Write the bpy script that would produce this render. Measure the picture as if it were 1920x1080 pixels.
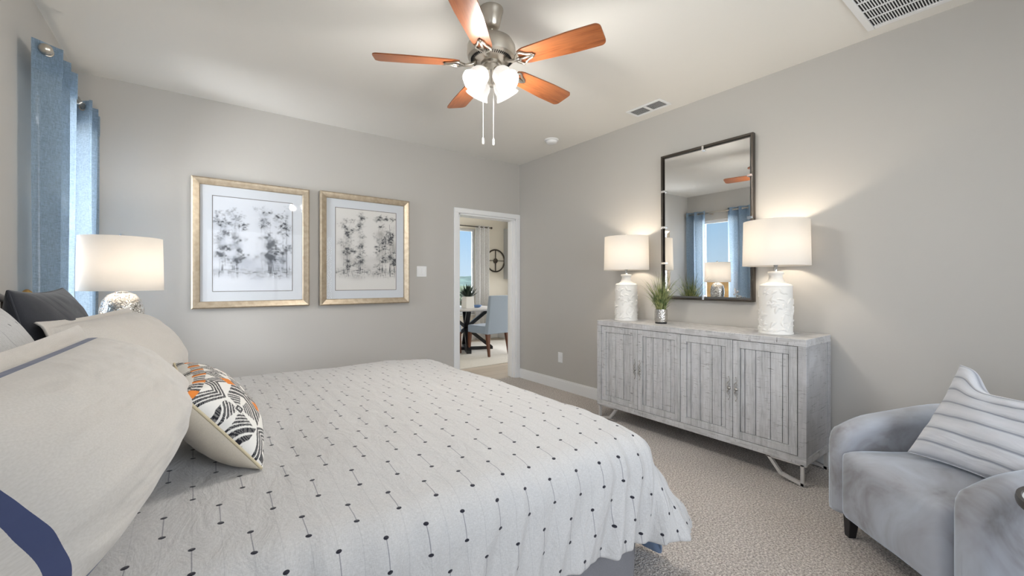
import bpy, bmesh, math, random
import numpy as np
from mathutils import Vector, Matrix, noise as mn
PI = math.pi
random.seed(7)
for o in list(bpy.data.objects): bpy.data.objects.remove(o)
SC = bpy.context.scene
COL = SC.collection
# ---------------------------------------------------------------- camera, world, light, exposure
cam_d = bpy.data.cameras.new('camera'); cam = bpy.data.objects.new('camera', cam_d); COL.objects.link(cam)
cam.location = (0, 0, 1.228); cam.rotation_euler = (PI/2, 0, -math.radians(36.87))
cam_d.sensor_width = 36; cam_d.lens = 787/1920*36; cam_d.shift_y = -11/1920; cam_d.clip_start = .02; cam_d.clip_end = 500
SC.camera = cam
SC.view_settings.view_transform = 'Standard'; SC.view_settings.look = 'None'
SC.view_settings.gamma = 1; SC.view_settings.use_curve_mapping = False
SC.view_settings.exposure = 0.0
W = bpy.data.worlds.new('world'); SC.world = W; W.use_nodes = True
wn = W.node_tree.nodes; wl = W.node_tree.links
bg = wn['Background']; tc = wn.new('ShaderNodeTexCoord'); sx = wn.new('ShaderNodeSeparateXYZ'); rp = wn.new('ShaderNodeValToRGB')
wl.new(tc.outputs['Generated'], sx.inputs[0]); wl.new(sx.outputs['Z'], rp.inputs[0]); wl.new(rp.outputs[0], bg.inputs[0])
rp.color_ramp.elements[0].position = 0.0; rp.color_ramp.elements[0].color = (.62, .80, .95, 1)
rp.color_ramp.elements[1].position = .5; rp.color_ramp.elements[1].color = (.24, .49, .90, 1)
e = rp.color_ramp.elements.new(.12); e.color = (.42, .68, .96, 1)
bg.inputs[1].default_value = 1.0
def lamp_light(name, kind, loc, power, color=(1, 1, 1), size=.1, rot=(0, 0, 0), size_y=None):
    d = bpy.data.lights.new(name, kind); d.energy = power; d.color = color
    if kind == 'AREA':
        d.size = size
        if size_y: d.shape = 'RECTANGLE'; d.size_y = size_y
    elif kind == 'SUN': d.angle = size
    else: d.shadow_soft_size = size
    o = bpy.data.objects.new(name, d); o.location = loc; o.rotation_euler = rot; COL.objects.link(o); return o
lamp_light('sun', 'SUN', (0, 0, 20), 3.0, (1, .95, .88), .02, (math.radians(-18), math.radians(48), 0))
DAY = (.93, .96, 1.0)
# daylight: unseen windows assumed behind and added beside the camera, then the curtained window
lamp_light('daylight_unseen_front', 'AREA', (1.5, -1.55, 1.55), 78, DAY, 2.3, (PI/2, 0, 0), 1.6)
lamp_light('daylight_unseen_left', 'AREA', (-1.02, .0, 1.5), 32, DAY, 1.0, (PI/2, 0, -PI/2), 1.5)
lamp_light('daylight_curtained', 'AREA', (-1.6, 3.28, 1.6), 120, DAY, .7, (PI/2, 0, -math.radians(80)), 1.6)
lamp_light('daylight_dining', 'AREA', (3.2, 8.45, 1.6), 220, (.95, .97, 1), 1.2, (PI/2, 0, PI+math.radians(38)), 1.7)
lamp_light('daylight_dining_added', 'AREA', (6.85, 5.9, 1.5), 160, (1, .98, .95), 2.0, (PI/2, 0, PI/2), 1.9)  # light for an unseen side window, added to brighten the dining room

# ---------------------------------------------------------------- helpers
class NT:
    def __init__(s, name, rough=.6, color=(.8, .8, .8), metal=0, **kw):
        s.m = bpy.data.materials.new(name); s.m.use_nodes = True; s.t = s.m.node_tree; s.n = s.t.nodes; s.l = s.t.links
        s.p = s.n['Principled BSDF']; s.out = s.n['Material Output']
        s.p.inputs['Base Color'].default_value = (*color, 1); s.p.inputs['Roughness'].default_value = rough; s.p.inputs['Metallic'].default_value = metal
        for k, v in kw.items(): s.p.inputs[k.replace('_', ' ')].default_value = v
    def set(s, node, i, v):
        if v is None: return
        if hasattr(v, 'is_output') or isinstance(v, bpy.types.NodeSocket): s.l.new(v, node.inputs[i])
        else: node.inputs[i].default_value = v
    def math(s, op, a, b=None, c=None):
        n = s.n.new('ShaderNodeMath'); n.operation = op; s.set(n, 0, a); s.set(n, 1, b); s.set(n, 2, c); return n.outputs[0]
    def coord(s, which='Object'):
        return s.n.new('ShaderNodeTexCoord').outputs[which]
    def mapping(s, vec, scale=(1, 1, 1), loc=(0, 0, 0), rot=(0, 0, 0)):
        n = s.n.new('ShaderNodeMapping'); s.l.new(vec, n.inputs[0]); n.inputs['Scale'].default_value = scale; n.inputs['Location'].default_value = loc; n.inputs['Rotation'].default_value = rot; return n.outputs[0]
    def noise(s, vec, scale=5, detail=3, rough=.5, dist=0, out='Fac'):
        n = s.n.new('ShaderNodeTexNoise'); s.l.new(vec, n.inputs['Vector']); n.inputs['Scale'].default_value = scale; n.inputs['Detail'].default_value = detail
        n.inputs['Roughness'].default_value = rough; n.inputs['Distortion'].default_value = dist; return n.outputs[out]
    def voronoi(s, vec, scale=5, feature='F1', out='Distance'):
        n = s.n.new('ShaderNodeTexVoronoi'); n.feature = feature; s.l.new(vec, n.inputs['Vector']); n.inputs['Scale'].default_value = scale; return n.outputs[out]
    def ramp(s, fac, stops, interp='LINEAR'):
        n = s.n.new('ShaderNodeValToRGB'); s.set(n, 0, fac); cr = n.color_ramp; cr.interpolation = interp
        cr.elements[0].position = stops[0][0]; cr.elements[0].color = (*stops[0][1], 1)
        cr.elements[1].position = stops[-1][0]; cr.elements[1].color = (*stops[-1][1], 1)
        for p, c in stops[1:-1]: cr.elements.new(p).color = (*c, 1)
        return n.outputs[0]
    def mix(s, fac, a, b, mode='MIX'):
        n = s.n.new('ShaderNodeMix'); n.data_type = 'RGBA'; n.blend_type = mode
        def st(i, v):
            if isinstance(v, bpy.types.NodeSocket): s.l.new(v, n.inputs[i])
            elif isinstance(v, (int, float)): n.inputs[i].default_value = v
            else: n.inputs[i].default_value = (*v, 1)
        st(0, fac); st(6, a); st(7, b); return n.outputs[2]
    def base(s, c): s.l.new(c, s.p.inputs['Base Color'])
    def bump(s, h, strength=.3, dist=.01, chain=None):
        n = s.n.new('ShaderNodeBump'); n.inputs['Strength'].default_value = strength; n.inputs['Distance'].default_value = dist; s.l.new(h, n.inputs['Height'])
        if chain is not None: s.l.new(chain, n.inputs['Normal'])
        s.l.new(n.outputs[0], s.p.inputs['Normal']); return n.outputs[0]
def simple(name, color, rough=.6, metal=0, nscale=0, namt=.06, bump=0, **kw):
    t = NT(name, rough, color, metal, **kw)
    if nscale:
        f = t.noise(t.coord(), nscale, 4)
        t.base(t.ramp(f, [(.3, tuple(c*(1-namt) for c in color)), (.7, tuple(min(1, c*(1+namt)) for c in color))]))
        if bump: t.bump(f, bump, .004)
    return t.m
def tagp(o, label=None, cat=None, group=None, kind=None):
    for k, v in (('label', label), ('category', cat), ('group', group), ('kind', kind)):
        if v: o[k] = v
    return o
def thing(name, label, cat, loc=(0, 0, 0), rotz=0, group=None):
    o = bpy.data.objects.new(name, None); COL.objects.link(o); o.location = loc; o.rotation_euler = (0, 0, rotz); o.empty_display_size = .1
    return tagp(o, label, cat, group)
def obj(name, bm, mat, parent=None, smooth=False, bevel=0, auto=None):
    me = bpy.data.meshes.new(name); bmesh.ops.recalc_face_normals(bm, faces=bm.faces) ; bm.to_mesh(me); bm.free()
    o = bpy.data.objects.new(name, me); COL.objects.link(o)
    for m in (mat if isinstance(mat, (list, tuple)) else [mat]): me.materials.append(m)
    if parent: o.parent = parent
    if smooth or auto:
        me.polygons.foreach_set('use_smooth', [True]*len(me.polygons))
    if auto: me.set_sharp_from_angle(angle=math.radians(auto))
    if bevel:
        md = o.modifiers.new('bevel', 'BEVEL'); md.width = bevel; md.segments = 3; md.limit_method = 'ANGLE'; md.angle_limit = math.radians(40)
        me.polygons.foreach_set('use_smooth', [True]*len(me.polygons)); me.set_sharp_from_angle(angle=math.radians(35)); md.harden_normals = False
    me.update(); return o
def struct(name, bm, mat, parent=None, **kw):
    return tagp(obj(name, bm, mat, parent, **kw), kind=None if parent else 'structure')
def NB(): return bmesh.new()
def box(bm, x0, x1, y0, y1, z0, z1, M=None, mi=0):
    P = [Vector((x, y, z)) for x in (x0, x1) for y in (y0, y1) for z in (z0, z1)]
    if M: P = [M @ p for p in P]
    v = [bm.verts.new(p) for p in P]
    for f in ((0, 1, 3, 2), (4, 6, 7, 5), (0, 4, 5, 1), (2, 3, 7, 6), (0, 2, 6, 4), (1, 5, 7, 3)):
        bm.faces.new([v[i] for i in f]).material_index = mi
    return v
def taper(bm, c0, s0, c1, s1, mi=0):   # tapered square post from c0 (bottom) to c1
    v = []
    for c, s in ((c0, s0), (c1, s1)):
        for a, b in ((-1, -1), (1, -1), (1, 1), (-1, 1)): v.append(bm.verts.new((c[0]+a*s, c[1]+b*s, c[2])))
    for f in ((3, 2, 1, 0), (4, 5, 6, 7), (0, 1, 5, 4), (1, 2, 6, 5), (2, 3, 7, 6), (3, 0, 4, 7)): bm.faces.new([v[i] for i in f]).material_index = mi
def lathe(bm, prof, segs=48, M=None, sx=1, sy=1, cap=True, fn=None, mi=0):
    rings = []
    for r, z in prof:
        ring = []
        for k in range(segs):
            a = 2*PI*k/segs; rr = r if fn is None else fn(r, z, a)
            p = Vector((rr*math.cos(a)*sx, rr*math.sin(a)*sy, z)); ring.append(bm.verts.new(M @ p if M else p))
        rings.append(ring)
    for i in range(len(rings)-1):
        for k in range(segs):
            k2 = (k+1) % segs
            bm.faces.new((rings[i][k], rings[i][k2], rings[i+1][k2], rings[i+1][k])).material_index = mi
    if cap:
        bm.faces.new(rings[0][::-1]).material_index = mi; bm.faces.new(rings[-1]).material_index = mi
def tube(bm, pts, r, segs=10, closed=False, rs=None, mi=0):
    pts = [Vector(p) for p in pts]; n = len(pts); rings = []; prevn = None
    for i, p in enumerate(pts):
        if closed: t = (pts[(i+1) % n]-pts[i-1]).normalized()
        else: t = (pts[min(i+1, n-1)]-pts[max(i-1, 0)]).normalized()
        if prevn is None:
            prevn = t.orthogonal().normalized()
        nn = (prevn - t*prevn.dot(t)).normalized(); prevn = nn; b = t.cross(nn)
        rr = rs[i] if rs else r
        rings.append([bm.verts.new(p+nn*rr*math.cos(2*PI*k/segs)+b*rr*math.sin(2*PI*k/segs)) for k in range(segs)])
    m = n if closed else n-1
    for i in range(m):
        A, B = rings[i], rings[(i+1) % n]
        for k in range(segs): bm.faces.new((A[k], A[(k+1) % segs], B[(k+1) % segs], B[k])).material_index = mi
    if not closed: bm.faces.new(rings[0][::-1]).material_index = mi; bm.faces.new(rings[-1]).material_index = mi
def sphere(bm, c, r, sz=1, segs=20, rings=12, mi=0):
    pr = [(max(r*math.sin(PI*i/rings), 1e-4), -r*math.cos(PI*i/rings)*sz) for i in range(rings+1)]
    lathe(bm, pr, segs, Matrix.Translation(c), mi=mi)
def grid_mesh(name, P, mats, parent=None, uv=None, col=None, smooth=True, matidx=None):
    """P: (nu,nv,3) array -> quad grid mesh"""
    nu, nv = P.shape[:2]
    idx = np.arange(nu*nv).reshape(nu, nv)
    q = np.stack([idx[:-1, :-1], idx[1:, :-1], idx[1:, 1:], idx[:-1, 1:]], -1).reshape(-1, 4)
    me = bpy.data.meshes.new(name); me.from_pydata(P.reshape(-1, 3).tolist(), [], q.tolist())
    if uv is not None:
        l = me.uv_layers.new(name='UV'); f = uv.reshape(-1, 2)[q.reshape(-1)]; l.data.foreach_set('uv', f.astype('f').ravel())
    if col is not None:
        a = me.color_attributes.new('Col', 'FLOAT_COLOR', 'POINT'); c = np.ones((nu*nv, 4), 'f'); c[:, :3] = col.reshape(-1, 3); a.data.foreach_set('color', c.ravel())
    if smooth: me.polygons.foreach_set('use_smooth', [True]*len(q))
    for m in (mats if isinstance(mats, (list, tuple)) else [mats]): me.materials.append(m)
    if matidx is not None: me.polygons.foreach_set('material_index', matidx.astype('i').ravel())
    o = bpy.data.objects.new(name, me); COL.objects.link(o)
    if parent: o.parent = parent
    me.update(); return o
def copy_tree(o, parent=None):
    c = o.copy(); COL.objects.link(c)
    if parent: c.parent = parent
    for ch in [x for x in bpy.data.objects if x.parent == o]: copy_tree(ch, c)
    return c
def vnoise(x, y, z=0.0): return mn.noise(Vector((x, y, z)))
def nz_array(X, Y, sc, seed=0):
    out = np.empty(X.shape)
    for i in np.ndindex(X.shape): out[i] = mn.noise(Vector((X[i]*sc, Y[i]*sc, seed*3.7)))
    return out

# ---------------------------------------------------------------- materials
def wall_mat(name, c):
    t = NT(name, .85, c); f = t.noise(t.coord(), 90, 3); t.bump(f, .08, .002); return t.m
M_wall = wall_mat('wall_paint', (.485, .470, .445)); M_ceil = wall_mat('ceiling_paint', (.76, .745, .71)); M_cream = wall_mat('cream_paint', (.72, .68, .60))
M_trim = simple('white_trim_paint', (.80, .81, .82), .35)
def carpet_mat():
    t = NT('carpet_pile', .95, Sheen_Weight=.2); c = t.coord()
    f = t.noise(c, 105, 3, .85); g = t.noise(c, 1.6, 3)
    k = t.ramp(f, [(.38, (.18, .155, .135)), (.5, (.50, .445, .405)), (.60, (.86, .80, .74))])
    k = t.mix(.18, k, t.ramp(g, [(.35, (.40, .36, .32)), (.65, (.62, .57, .52))]))
    t.base(k); h = t.voronoi(c, 130); b = t.bump(h, .9, .006); t.bump(f, .8, .006, b); return t.m
M_carpet = carpet_mat()
def plank_floor():
    t = NT('pale_wood_tile', .4); c = t.mapping(t.coord(), (1, 1, 1), rot=(0, 0, 0)); b = t.n.new('ShaderNodeTexBrick'); t.l.new(c, b.inputs[0])
    b.inputs['Color1'].default_value = (.50, .43, .35, 1); b.inputs['Color2'].default_value = (.58, .50, .42, 1); b.inputs['Mortar'].default_value = (.35, .3, .25, 1)
    b.inputs['Scale'].default_value = 1; b.inputs['Mortar Size'].default_value = .004; b.inputs['Brick Width'].default_value = 1.2; b.inputs['Row Height'].default_value = .2
    t.base(b.outputs[0]); return t.m
M_plank = plank_floor()
def washed(name, horiz=False, tint=(1, 1, 1)):
    t = NT(name, .62); c = t.coord()
    sc = (1.2, 14, 14) if horiz == 'x' else ((14, 1.2, 14) if horiz else (14, 14, 1.2))
    g = t.noise(t.mapping(c, sc), 6, 5, .65, .3)
    sc2 = (6, 1, 1) if horiz == 'x' else ((1, 5, 1) if horiz else (1, 1, 6))
    cr = t.noise(t.mapping(c, tuple(v*1.0 for v in ((1.2, 1.2, 9) if not horiz else (1.2, 9, 1.2)))), 5, 6, .75, 1.2)
    bl = t.noise(c, 5, 3, .6); cell = t.noise(t.mapping(c, (.01, 1, .01) if not horiz else (1, 1, 1)), 17, 1, .3); msk = t.ramp(cell, [(.46, (0, 0, 0)), (.54, (1, 1, 1))])
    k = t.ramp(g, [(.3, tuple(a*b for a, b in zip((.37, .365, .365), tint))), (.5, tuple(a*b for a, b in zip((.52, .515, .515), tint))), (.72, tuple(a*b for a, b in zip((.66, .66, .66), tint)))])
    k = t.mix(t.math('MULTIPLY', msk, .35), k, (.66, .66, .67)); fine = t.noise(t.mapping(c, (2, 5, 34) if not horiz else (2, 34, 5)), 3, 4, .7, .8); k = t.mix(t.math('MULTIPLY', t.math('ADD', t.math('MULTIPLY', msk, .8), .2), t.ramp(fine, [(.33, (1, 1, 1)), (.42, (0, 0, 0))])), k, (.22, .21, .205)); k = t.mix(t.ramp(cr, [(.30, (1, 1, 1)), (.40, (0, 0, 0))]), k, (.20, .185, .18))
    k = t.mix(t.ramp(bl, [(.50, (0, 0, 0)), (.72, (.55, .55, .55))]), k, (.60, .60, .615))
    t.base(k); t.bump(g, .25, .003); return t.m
M_wash_v = washed('whitewashed_wood_upright', tint=(.86, .87, .88)); M_wash_h = washed('whitewashed_wood_lengthwise', True, tint=(.88, .88, .88)); M_wash_shade = washed('whitewashed_wood_shaded_end', tint=(.55, .55, .56))  # last one is the same wood tinted darker, painting shade onto the near end
M_dark = simple('dark_gap', (.03, .03, .03), .8)
M_nickel = simple('brushed_nickel', (.58, .54, .48), .32, 1)
M_chrome = simple('chrome', (.85, .85, .85), .12, 1)
M_pewter = simple('pewter_handle', (.42, .40, .37), .4, .8)
M_bronze = simple('dark_bronze_frame', (.075, .065, .055), .35, .7)
M_ceramic = simple('matte_white_ceramic', (.82, .80, .76), .55)
def shade_mat(name, em=0.35, c=(.93, .90, .86)):
    t = NT(name, .8, c); tr = t.n.new('ShaderNodeBsdfTranslucent'); tr.inputs[0].default_value = (*c, 1); mx = t.n.new('ShaderNodeMixShader'); mx.inputs[0].default_value = em
    f = t.noise(t.mapping(t.coord(), (1, 1, .15)), 260, 2); t.bump(f, .12, .001)
    t.l.new(t.p.outputs[0], mx.inputs[1]); t.l.new(tr.outputs[0], mx.inputs[2]); t.l.new(mx.outputs[0], t.out.inputs[0]); return t.m
M_shade = shade_mat('linen_lampshade', .45)
def glow(name, c, s):
    t = NT(name, .4, (.9, .9, .9)); t.p.inputs['Emission Color'].default_value = (*c, 1); t.p.inputs['Emission Strength'].default_value = s; return t.m
M_glass_lit = glow('lit_frosted_glass', (1, .95, .88), .45); M_bulb = glow('lit_bulb', (1, .85, .65), 4)
def cherry():
    t = NT('cherry_blade', .32); c = t.coord('Object'); g = t.noise(t.mapping(c, (2, 22, 22)), 4, 5, .6, .5); s = t.noise(t.mapping(c, (1, 5, 5)), 3, 2)
    k = t.ramp(g, [(.3, (.12, .030, .010)), (.55, (.25, .075, .022)), (.75, (.34, .115, .04))]); k = t.mix(t.ramp(s, [(.35, (0, 0, 0)), (.7, (.6, .6, .6))]), k, (.34, .12, .045)); t.base(k); return t.m
M_cherry = cherry()
def glass_mat(name, tint=(1, 1, 1), k=1.0):
    t = NT(name); t.n.remove(t.p); tr = t.n.new('ShaderNodeBsdfTransparent'); tr.inputs[0].default_value = (*tint, 1); gl = t.n.new('ShaderNodeBsdfGlossy'); gl.inputs['Roughness'].default_value = .01
    fr = t.n.new('ShaderNodeFresnel'); fr.inputs[0].default_value = 1.45; mx = t.n.new('ShaderNodeMixShader')
    t.l.new(t.math('MULTIPLY', fr.outputs[0], k), mx.inputs[0]); t.l.new(tr.outputs[0], mx.inputs[1]); t.l.new(gl.outputs[0], mx.inputs[2]); t.l.new(mx.outputs[0], t.out.inputs[0]); return t.m
M_glass = glass_mat('clear_glass'); M_glaze = glass_mat('low_glare_glass', k=.16)
M_mirror = NT('silvered_mirror', .01, (.86, .86, .85), 1).m
def fabric(name, c, sc=400, amt=.1, sheen=.3, wr=0, wscale=5, rough=.9):
    t = NT(name, rough, c, Sheen_Weight=sheen, Sheen_Roughness=.4); o = t.coord()
    f = t.noise(o, sc, 2); t.base(t.ramp(f, [(.3, tuple(v*(1-amt) for v in c)), (.7, tuple(min(1, v*(1+amt)) for v in c))])); b = t.bump(f, .15, .001)
    if wr:
        w = t.noise(t.mapping(o, (1, 1, 1)), wscale, 3, .5, 1.5); t.bump(w, wr, .02, b)
    return t.m
def curtain_mat(name, c, trans=.5, clear=.06, sc=300):
    t = NT(name, .9, c); o = t.coord(); f = t.noise(t.mapping(o, (1, 1, .12)), sc, 3, .7); f2 = t.noise(t.mapping(o, (.2, .2, 1)), sc*.8, 3, .7)
    fm = t.math('MULTIPLY', t.math('ADD', f, f2), .5)
    k = t.ramp(fm, [(.35, tuple(v*.72 for v in c)), (.65, tuple(min(1, v*1.28) for v in c))]); t.base(k)
    tr = t.n.new('ShaderNodeBsdfTranslucent'); t.l.new(k, tr.inputs[0]); mx = t.n.new('ShaderNodeMixShader'); mx.inputs[0].default_value = trans
    tp = t.n.new('ShaderNodeBsdfTransparent'); mx2 = t.n.new('ShaderNodeMixShader'); mx2.inputs[0].default_value = clear
    t.l.new(t.p.outputs[0], mx.inputs[1]); t.l.new(tr.outputs[0], mx.inputs[2]); t.l.new(mx.outputs[0], mx2.inputs[1]); t.l.new(tp.outputs[0], mx2.inputs[2]); t.l.new(mx2.outputs[0], t.out.inputs[0]); return t.m
M_curt = curtain_mat('blue_sheer_linen', (.42, .54, .66), .7, .14)
M_curt2 = curtain_mat('pale_grey_curtain_cloth', (.74, .74, .75), .4, .02)
def duvet_mat():
    t = NT('dotted_white_cotton', .9, Sheen_Weight=.2); uv = t.coord('UV')
    wob = t.noise(uv, 3.0, 2); wob2 = t.noise(t.mapping(uv, loc=(4, 9, 0)), 2.2, 2)
    sp = t.n.new('ShaderNodeSeparateXYZ'); t.l.new(uv, sp.inputs[0])
    S = t.math('ADD', sp.outputs[0], t.math('MULTIPLY', t.math('SUBTRACT', wob, .5), .014)); Wc = t.math('ADD', sp.outputs[1], t.math('MULTIPLY', t.math('SUBTRACT', wob2, .5), .05))
    k = t.math('DIVIDE', S, .054); i = t.math('FLOOR', k); fx = t.math('MULTIPLY', t.math('ABSOLUTE', t.math('SUBTRACT', t.math('FRACT', k), .5)), .054)
    par = t.math('FLOORED_MODULO', i, 2.0)
    yy = t.math('MULTIPLY', t.math('FRACT', t.math('DIVIDE', t.math('ADD', Wc, t.math('MULTIPLY', par, .155)), .31)), .31)
    dd = t.math('SUBTRACT', t.math('ABSOLUTE', t.math('SUBTRACT', yy, .155)), .0425)
    dist = t.math('SQRT', t.math('ADD', t.math('MULTIPLY', t.math('MULTIPLY', fx, fx), .75), t.math('MULTIPLY', t.math('MULTIPLY', dd, dd), 1.3)))
    dot = t.math('LESS_THAN', dist, .0060); line = t.math('LESS_THAN', fx, .0012); inner = t.math('LESS_THAN', dd, 0)
    f = t.noise(t.mapping(uv, (1, .25, 1)), 420, 3, .6); f2 = t.noise(t.mapping(uv, (.25, 1, 1)), 380, 3, .6)
    fm = t.math('MULTIPLY', t.math('ADD', f, f2), .5)
    k0 = t.ramp(fm, [(.35, (.44, .435, .43)), (.65, (.57, .565, .56))])
    k1 = t.mix(t.math('MULTIPLY', line, t.math('ADD', .13, t.math('MULTIPLY', inner, .5))), k0, (.10, .10, .13)); k2 = t.mix(dot, k1, (.012, .012, .022)); t.base(k2)
    h = t.math('ADD', t.math('MULTIPLY', fm, .15), t.math('MULTIPLY', t.math('SUBTRACT', .0062, t.math('MINIMUM', dist, .0062)), 160))
    b = t.bump(h, .5, .004); w = t.noise(t.mapping(uv, (1.6, .8, 1)), 9, 4, .55, .8); t.bump(w, .5, .02, b); return t.m
M_duvet = duvet_mat(); M_lining = fabric('blue_chambray_lining', (.20, .28, .42))
def sham_mat(hw, hh):
    t = NT('white_cotton_navy_band', .85, Sheen_Weight=.25); uv = t.coord('UV'); sp = t.n.new('ShaderNodeSeparateXYZ'); t.l.new(uv, sp.inputs[0])
    d = t.math('MINIMUM', t.math('SUBTRACT', hw, t.math('ABSOLUTE', sp.outputs[0])), t.math('SUBTRACT', hh, t.math('ABSOLUTE', sp.outputs[1])))
    band = t.math('MULTIPLY', t.math('GREATER_THAN', d, .050), t.math("LESS_THAN", d, .061))
    f = t.noise(uv, 300, 2); k = t.ramp(f, [(.3, (.53, .50, .46)), (.7, (.59, .56, .52))]); t.base(t.mix(band, k, (.045, .06, .14)))
    w = t.noise(t.mapping(uv, (1, 2.6, 1), rot=(0, 0, .7)), 3.0, 3, .5, .25); t.bump(w, .8, .05); return t.m
M_sham = sham_mat(.53, .225)
M_charcoal = fabric('charcoal_cotton', (.030, .032, .040), 500, .15, .25, .3)
M_plain_sham = fabric('plain_white_cotton', (.56, .53, .49), 300, .05, .2, .4, 4); M_cream_cloth = fabric('cream_cotton', (.58, .52, .43), 400, .06, .2, .25, 6)
M_skirt = fabric('grey_bed_skirt', (.20, .20, .215)); M_mattress = fabric('white_mattress', (.75, .75, .75))
def velvet():
    t = NT('blue_grey_velvet', .75, Sheen_Weight=.9, Sheen_Roughness=.35, Sheen_Tint=(.8, .9, 1, 1)); o = t.coord()
    n = t.noise(o, 3.2, 4, .6, 1.2); t.base(t.ramp(n, [(.34, (.22, .215, .22)), (.48, (.34, .35, .385)), (.66, (.42, .455, .51))])); t.bump(t.noise(o, 9, 3, .5, .5), .15, .01); return t.m
M_velvet = velvet()
def stripe_pillow():
    t = NT('pale_blue_tufted_cloth', .85, Sheen_Weight=.4); uv = t.coord('UV'); sp = t.n.new('ShaderNodeSeparateXYZ'); t.l.new(uv, sp.inputs[0])
    n = t.noise(uv, 5, 2); y = t.math('ADD', sp.outputs[1], t.math('MULTIPLY', n, .012)); fr = t.math('ABSOLUTE', t.math('SUBTRACT', t.math('FRACT', t.math('DIVIDE', y, .066)), .5))
    k = t.ramp(fr, [(0, (.25, .27, .32)), (.04, (.30, .32, .37)), (.09, (.52, .54, .58)), (.5, (.60, .61, .65))]); t.base(k)
    b = t.bump(t.math('MINIMUM', fr, .2), .8, .03); t.bump(t.noise(t.mapping(uv, (1, 3, 1)), 3, 3, .5, 1), .3, .04, b); return t.m
M_stripe = stripe_pillow()
def vcol(name, rough=.8, bump=0):
    t = NT(name, rough); a = t.n.new('ShaderNodeAttribute'); a.attribute_name = 'Col'; t.base(a.outputs['Color'])
    if bump: t.bump(t.noise(t.coord(), 500, 2), bump, .002)
    return t.m
M_art = vcol('watercolour_paper', .9); M_embroid = vcol('embroidered_cotton', .9, .4)
M_mat = simple('mat_board', (.62, .65, .69), .9)
def champagne():
    t = NT('champagne_leaf', .38, (.55, .46, .35), .55); g = t.noise(t.mapping(t.coord(), (3, 3, 3)), 8, 4, .6); t.base(t.ramp(g, [(.3, (.37, .30, .215)), (.7, (.50, .42, .32))])); return t.m
M_champ = champagne()
M_tan_edge = M_champ
M_black = simple('black_lacquer', (.012, .012, .014), .35)
M_walnut = simple('walnut', (.13, .045, .022), .4, nscale=20)
M_bluecloth = fabric('pale_blue_chair_cloth', (.36, .44, .55)); M_lilac = M_bluecloth
def leafmat(name, a, b):
    t = NT(name, .55); t.base(t.ramp(t.noise(t.coord(), 25, 2), [(.35, a), (.65, b)])); return t.m
M_grass = leafmat('grass_blade', (.045, .10, .025), (.38, .40, .17)); M_dgreen = leafmat('dark_leaf', (.008, .02, .012), (.02, .045, .025))

# ---------------------------------------------------------------- the room
XL, XR, YB, YF, H = -.7025, 3.335, 4.286, -1.25, 2.74
T = .15
def wall_with_holes(name, mat, axis, a0, a1, c0, c1, holes, z1=H, z0=0):
    """axis 'x': wall runs along x between a0..a1, thickness c0..c1 in y. holes: (a,b,z0,z1)"""
    bm = NB()
    def put(a, b, lo, hi):
        if b-a < 1e-6 or hi-lo < 1e-6: return
        if axis == 'x': box(bm, a, b, c0, c1, lo, hi)
        else: box(bm, c0, c1, a, b, lo, hi)
    cur = a0
    for (a, b, lo, hi) in sorted(holes):
        put(cur, a, z0, z1); put(a, b, z0, lo); put(a, b, hi, z1); cur = b
    put(cur, a1, z0, z1)
    return struct(name, bm, mat)
bm = NB(); box(bm, XL-T, XR+T, YF-T, YB+T*.5, -.1, 0); struct('floor', bm, M_carpet)
bm = NB(); box(bm, XL-T, XR+T, YF-T, YB+T, H, H+.12); struct('ceiling', bm, M_ceil)
DX0, DX1, DH = 2.440, 3.272, 2.032
W1 = (3.38, 4.04, .72, 2.27); W3 = (-.5, .5, .72, 2.28); W2 = (.3, 2.7, .72, 2.28)
wall_with_holes('wall_back', M_wall, 'x', XL-T, XR+T, YB, YB+T, [(DX0, DX1, 0, DH)])
wall_with_holes('wall_left', M_wall, 'y', YF, YB, XL-T, XL, [W1, W3])
wall_with_holes('wall_right', M_wall, 'y', YF, YB, XR, XR+T, [])
wall_with_holes('wall_front', M_wall, 'x', XL-T, XR+T, YF-T, YF, [W2])
def baseboard(name, pts):
    bm = NB()
    for x0, x1, y0, y1 in pts:
        box(bm, x0, x1, y0, y1, 0, .10)
        dx = 0 if x1-x0 > y1-y0 else .35*(x1-x0); dy = 0 if dx else .35*(y1-y0)
        box(bm, x0+(dx if x0 > 1 else 0), x1-(dx if x0 < 1 else 0), y0+(dy if y0 > 1 else 0), y1-(dy if y0 < 1 else 0), .10, .118)
    return struct(name, bm, M_trim)
baseboard('baseboard_back', [(XL, DX0-.066, YB-.016, YB)]); baseboard('baseboard_right', [(XR-.016, XR, YF, YB)])
baseboard('baseboard_left', [(XL, XL+.016, YF, YB)]); baseboard('baseboard_front', [(XL, XR, YF, YF+.016)])
# door casing and jamb
bm = NB(); cw = .062
for y0, y1 in ((YB-.018, YB), (YB+T, YB+T+.018)):
    box(bm, DX0-cw-.005, DX0-.005, y0, y1, 0, DH+.005); box(bm, DX1+.004, min(DX1+cw, XR-.001) if y0 < YB else DX1+cw, y0, y1, 0, DH+.005); box(bm, DX0-cw-.005, min(DX1+cw, XR-.001) if y0 < YB else DX1+cw, y0, y1, DH+.005, DH+cw)
struct('trim_1', bm, M_trim, bevel=.004)
bm = NB(); box(bm, DX0-.006, DX0+.012, YB-.002, YB+T+.002, 0, DH); box(bm, DX1-.012, DX1+.005, YB-.002, YB+T+.002, 0, DH); box(bm, DX0, DX1, YB-.002, YB+T+.002, DH-.015, DH+.004)
box(bm, DX0+.012, DX0+.022, YB+.05, YB+.09, 0, DH-.015); box(bm, DX1-.022, DX1-.012, YB+.05, YB+.09, 0, DH-.015)
struct('trim_2', bm, M_trim)
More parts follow.
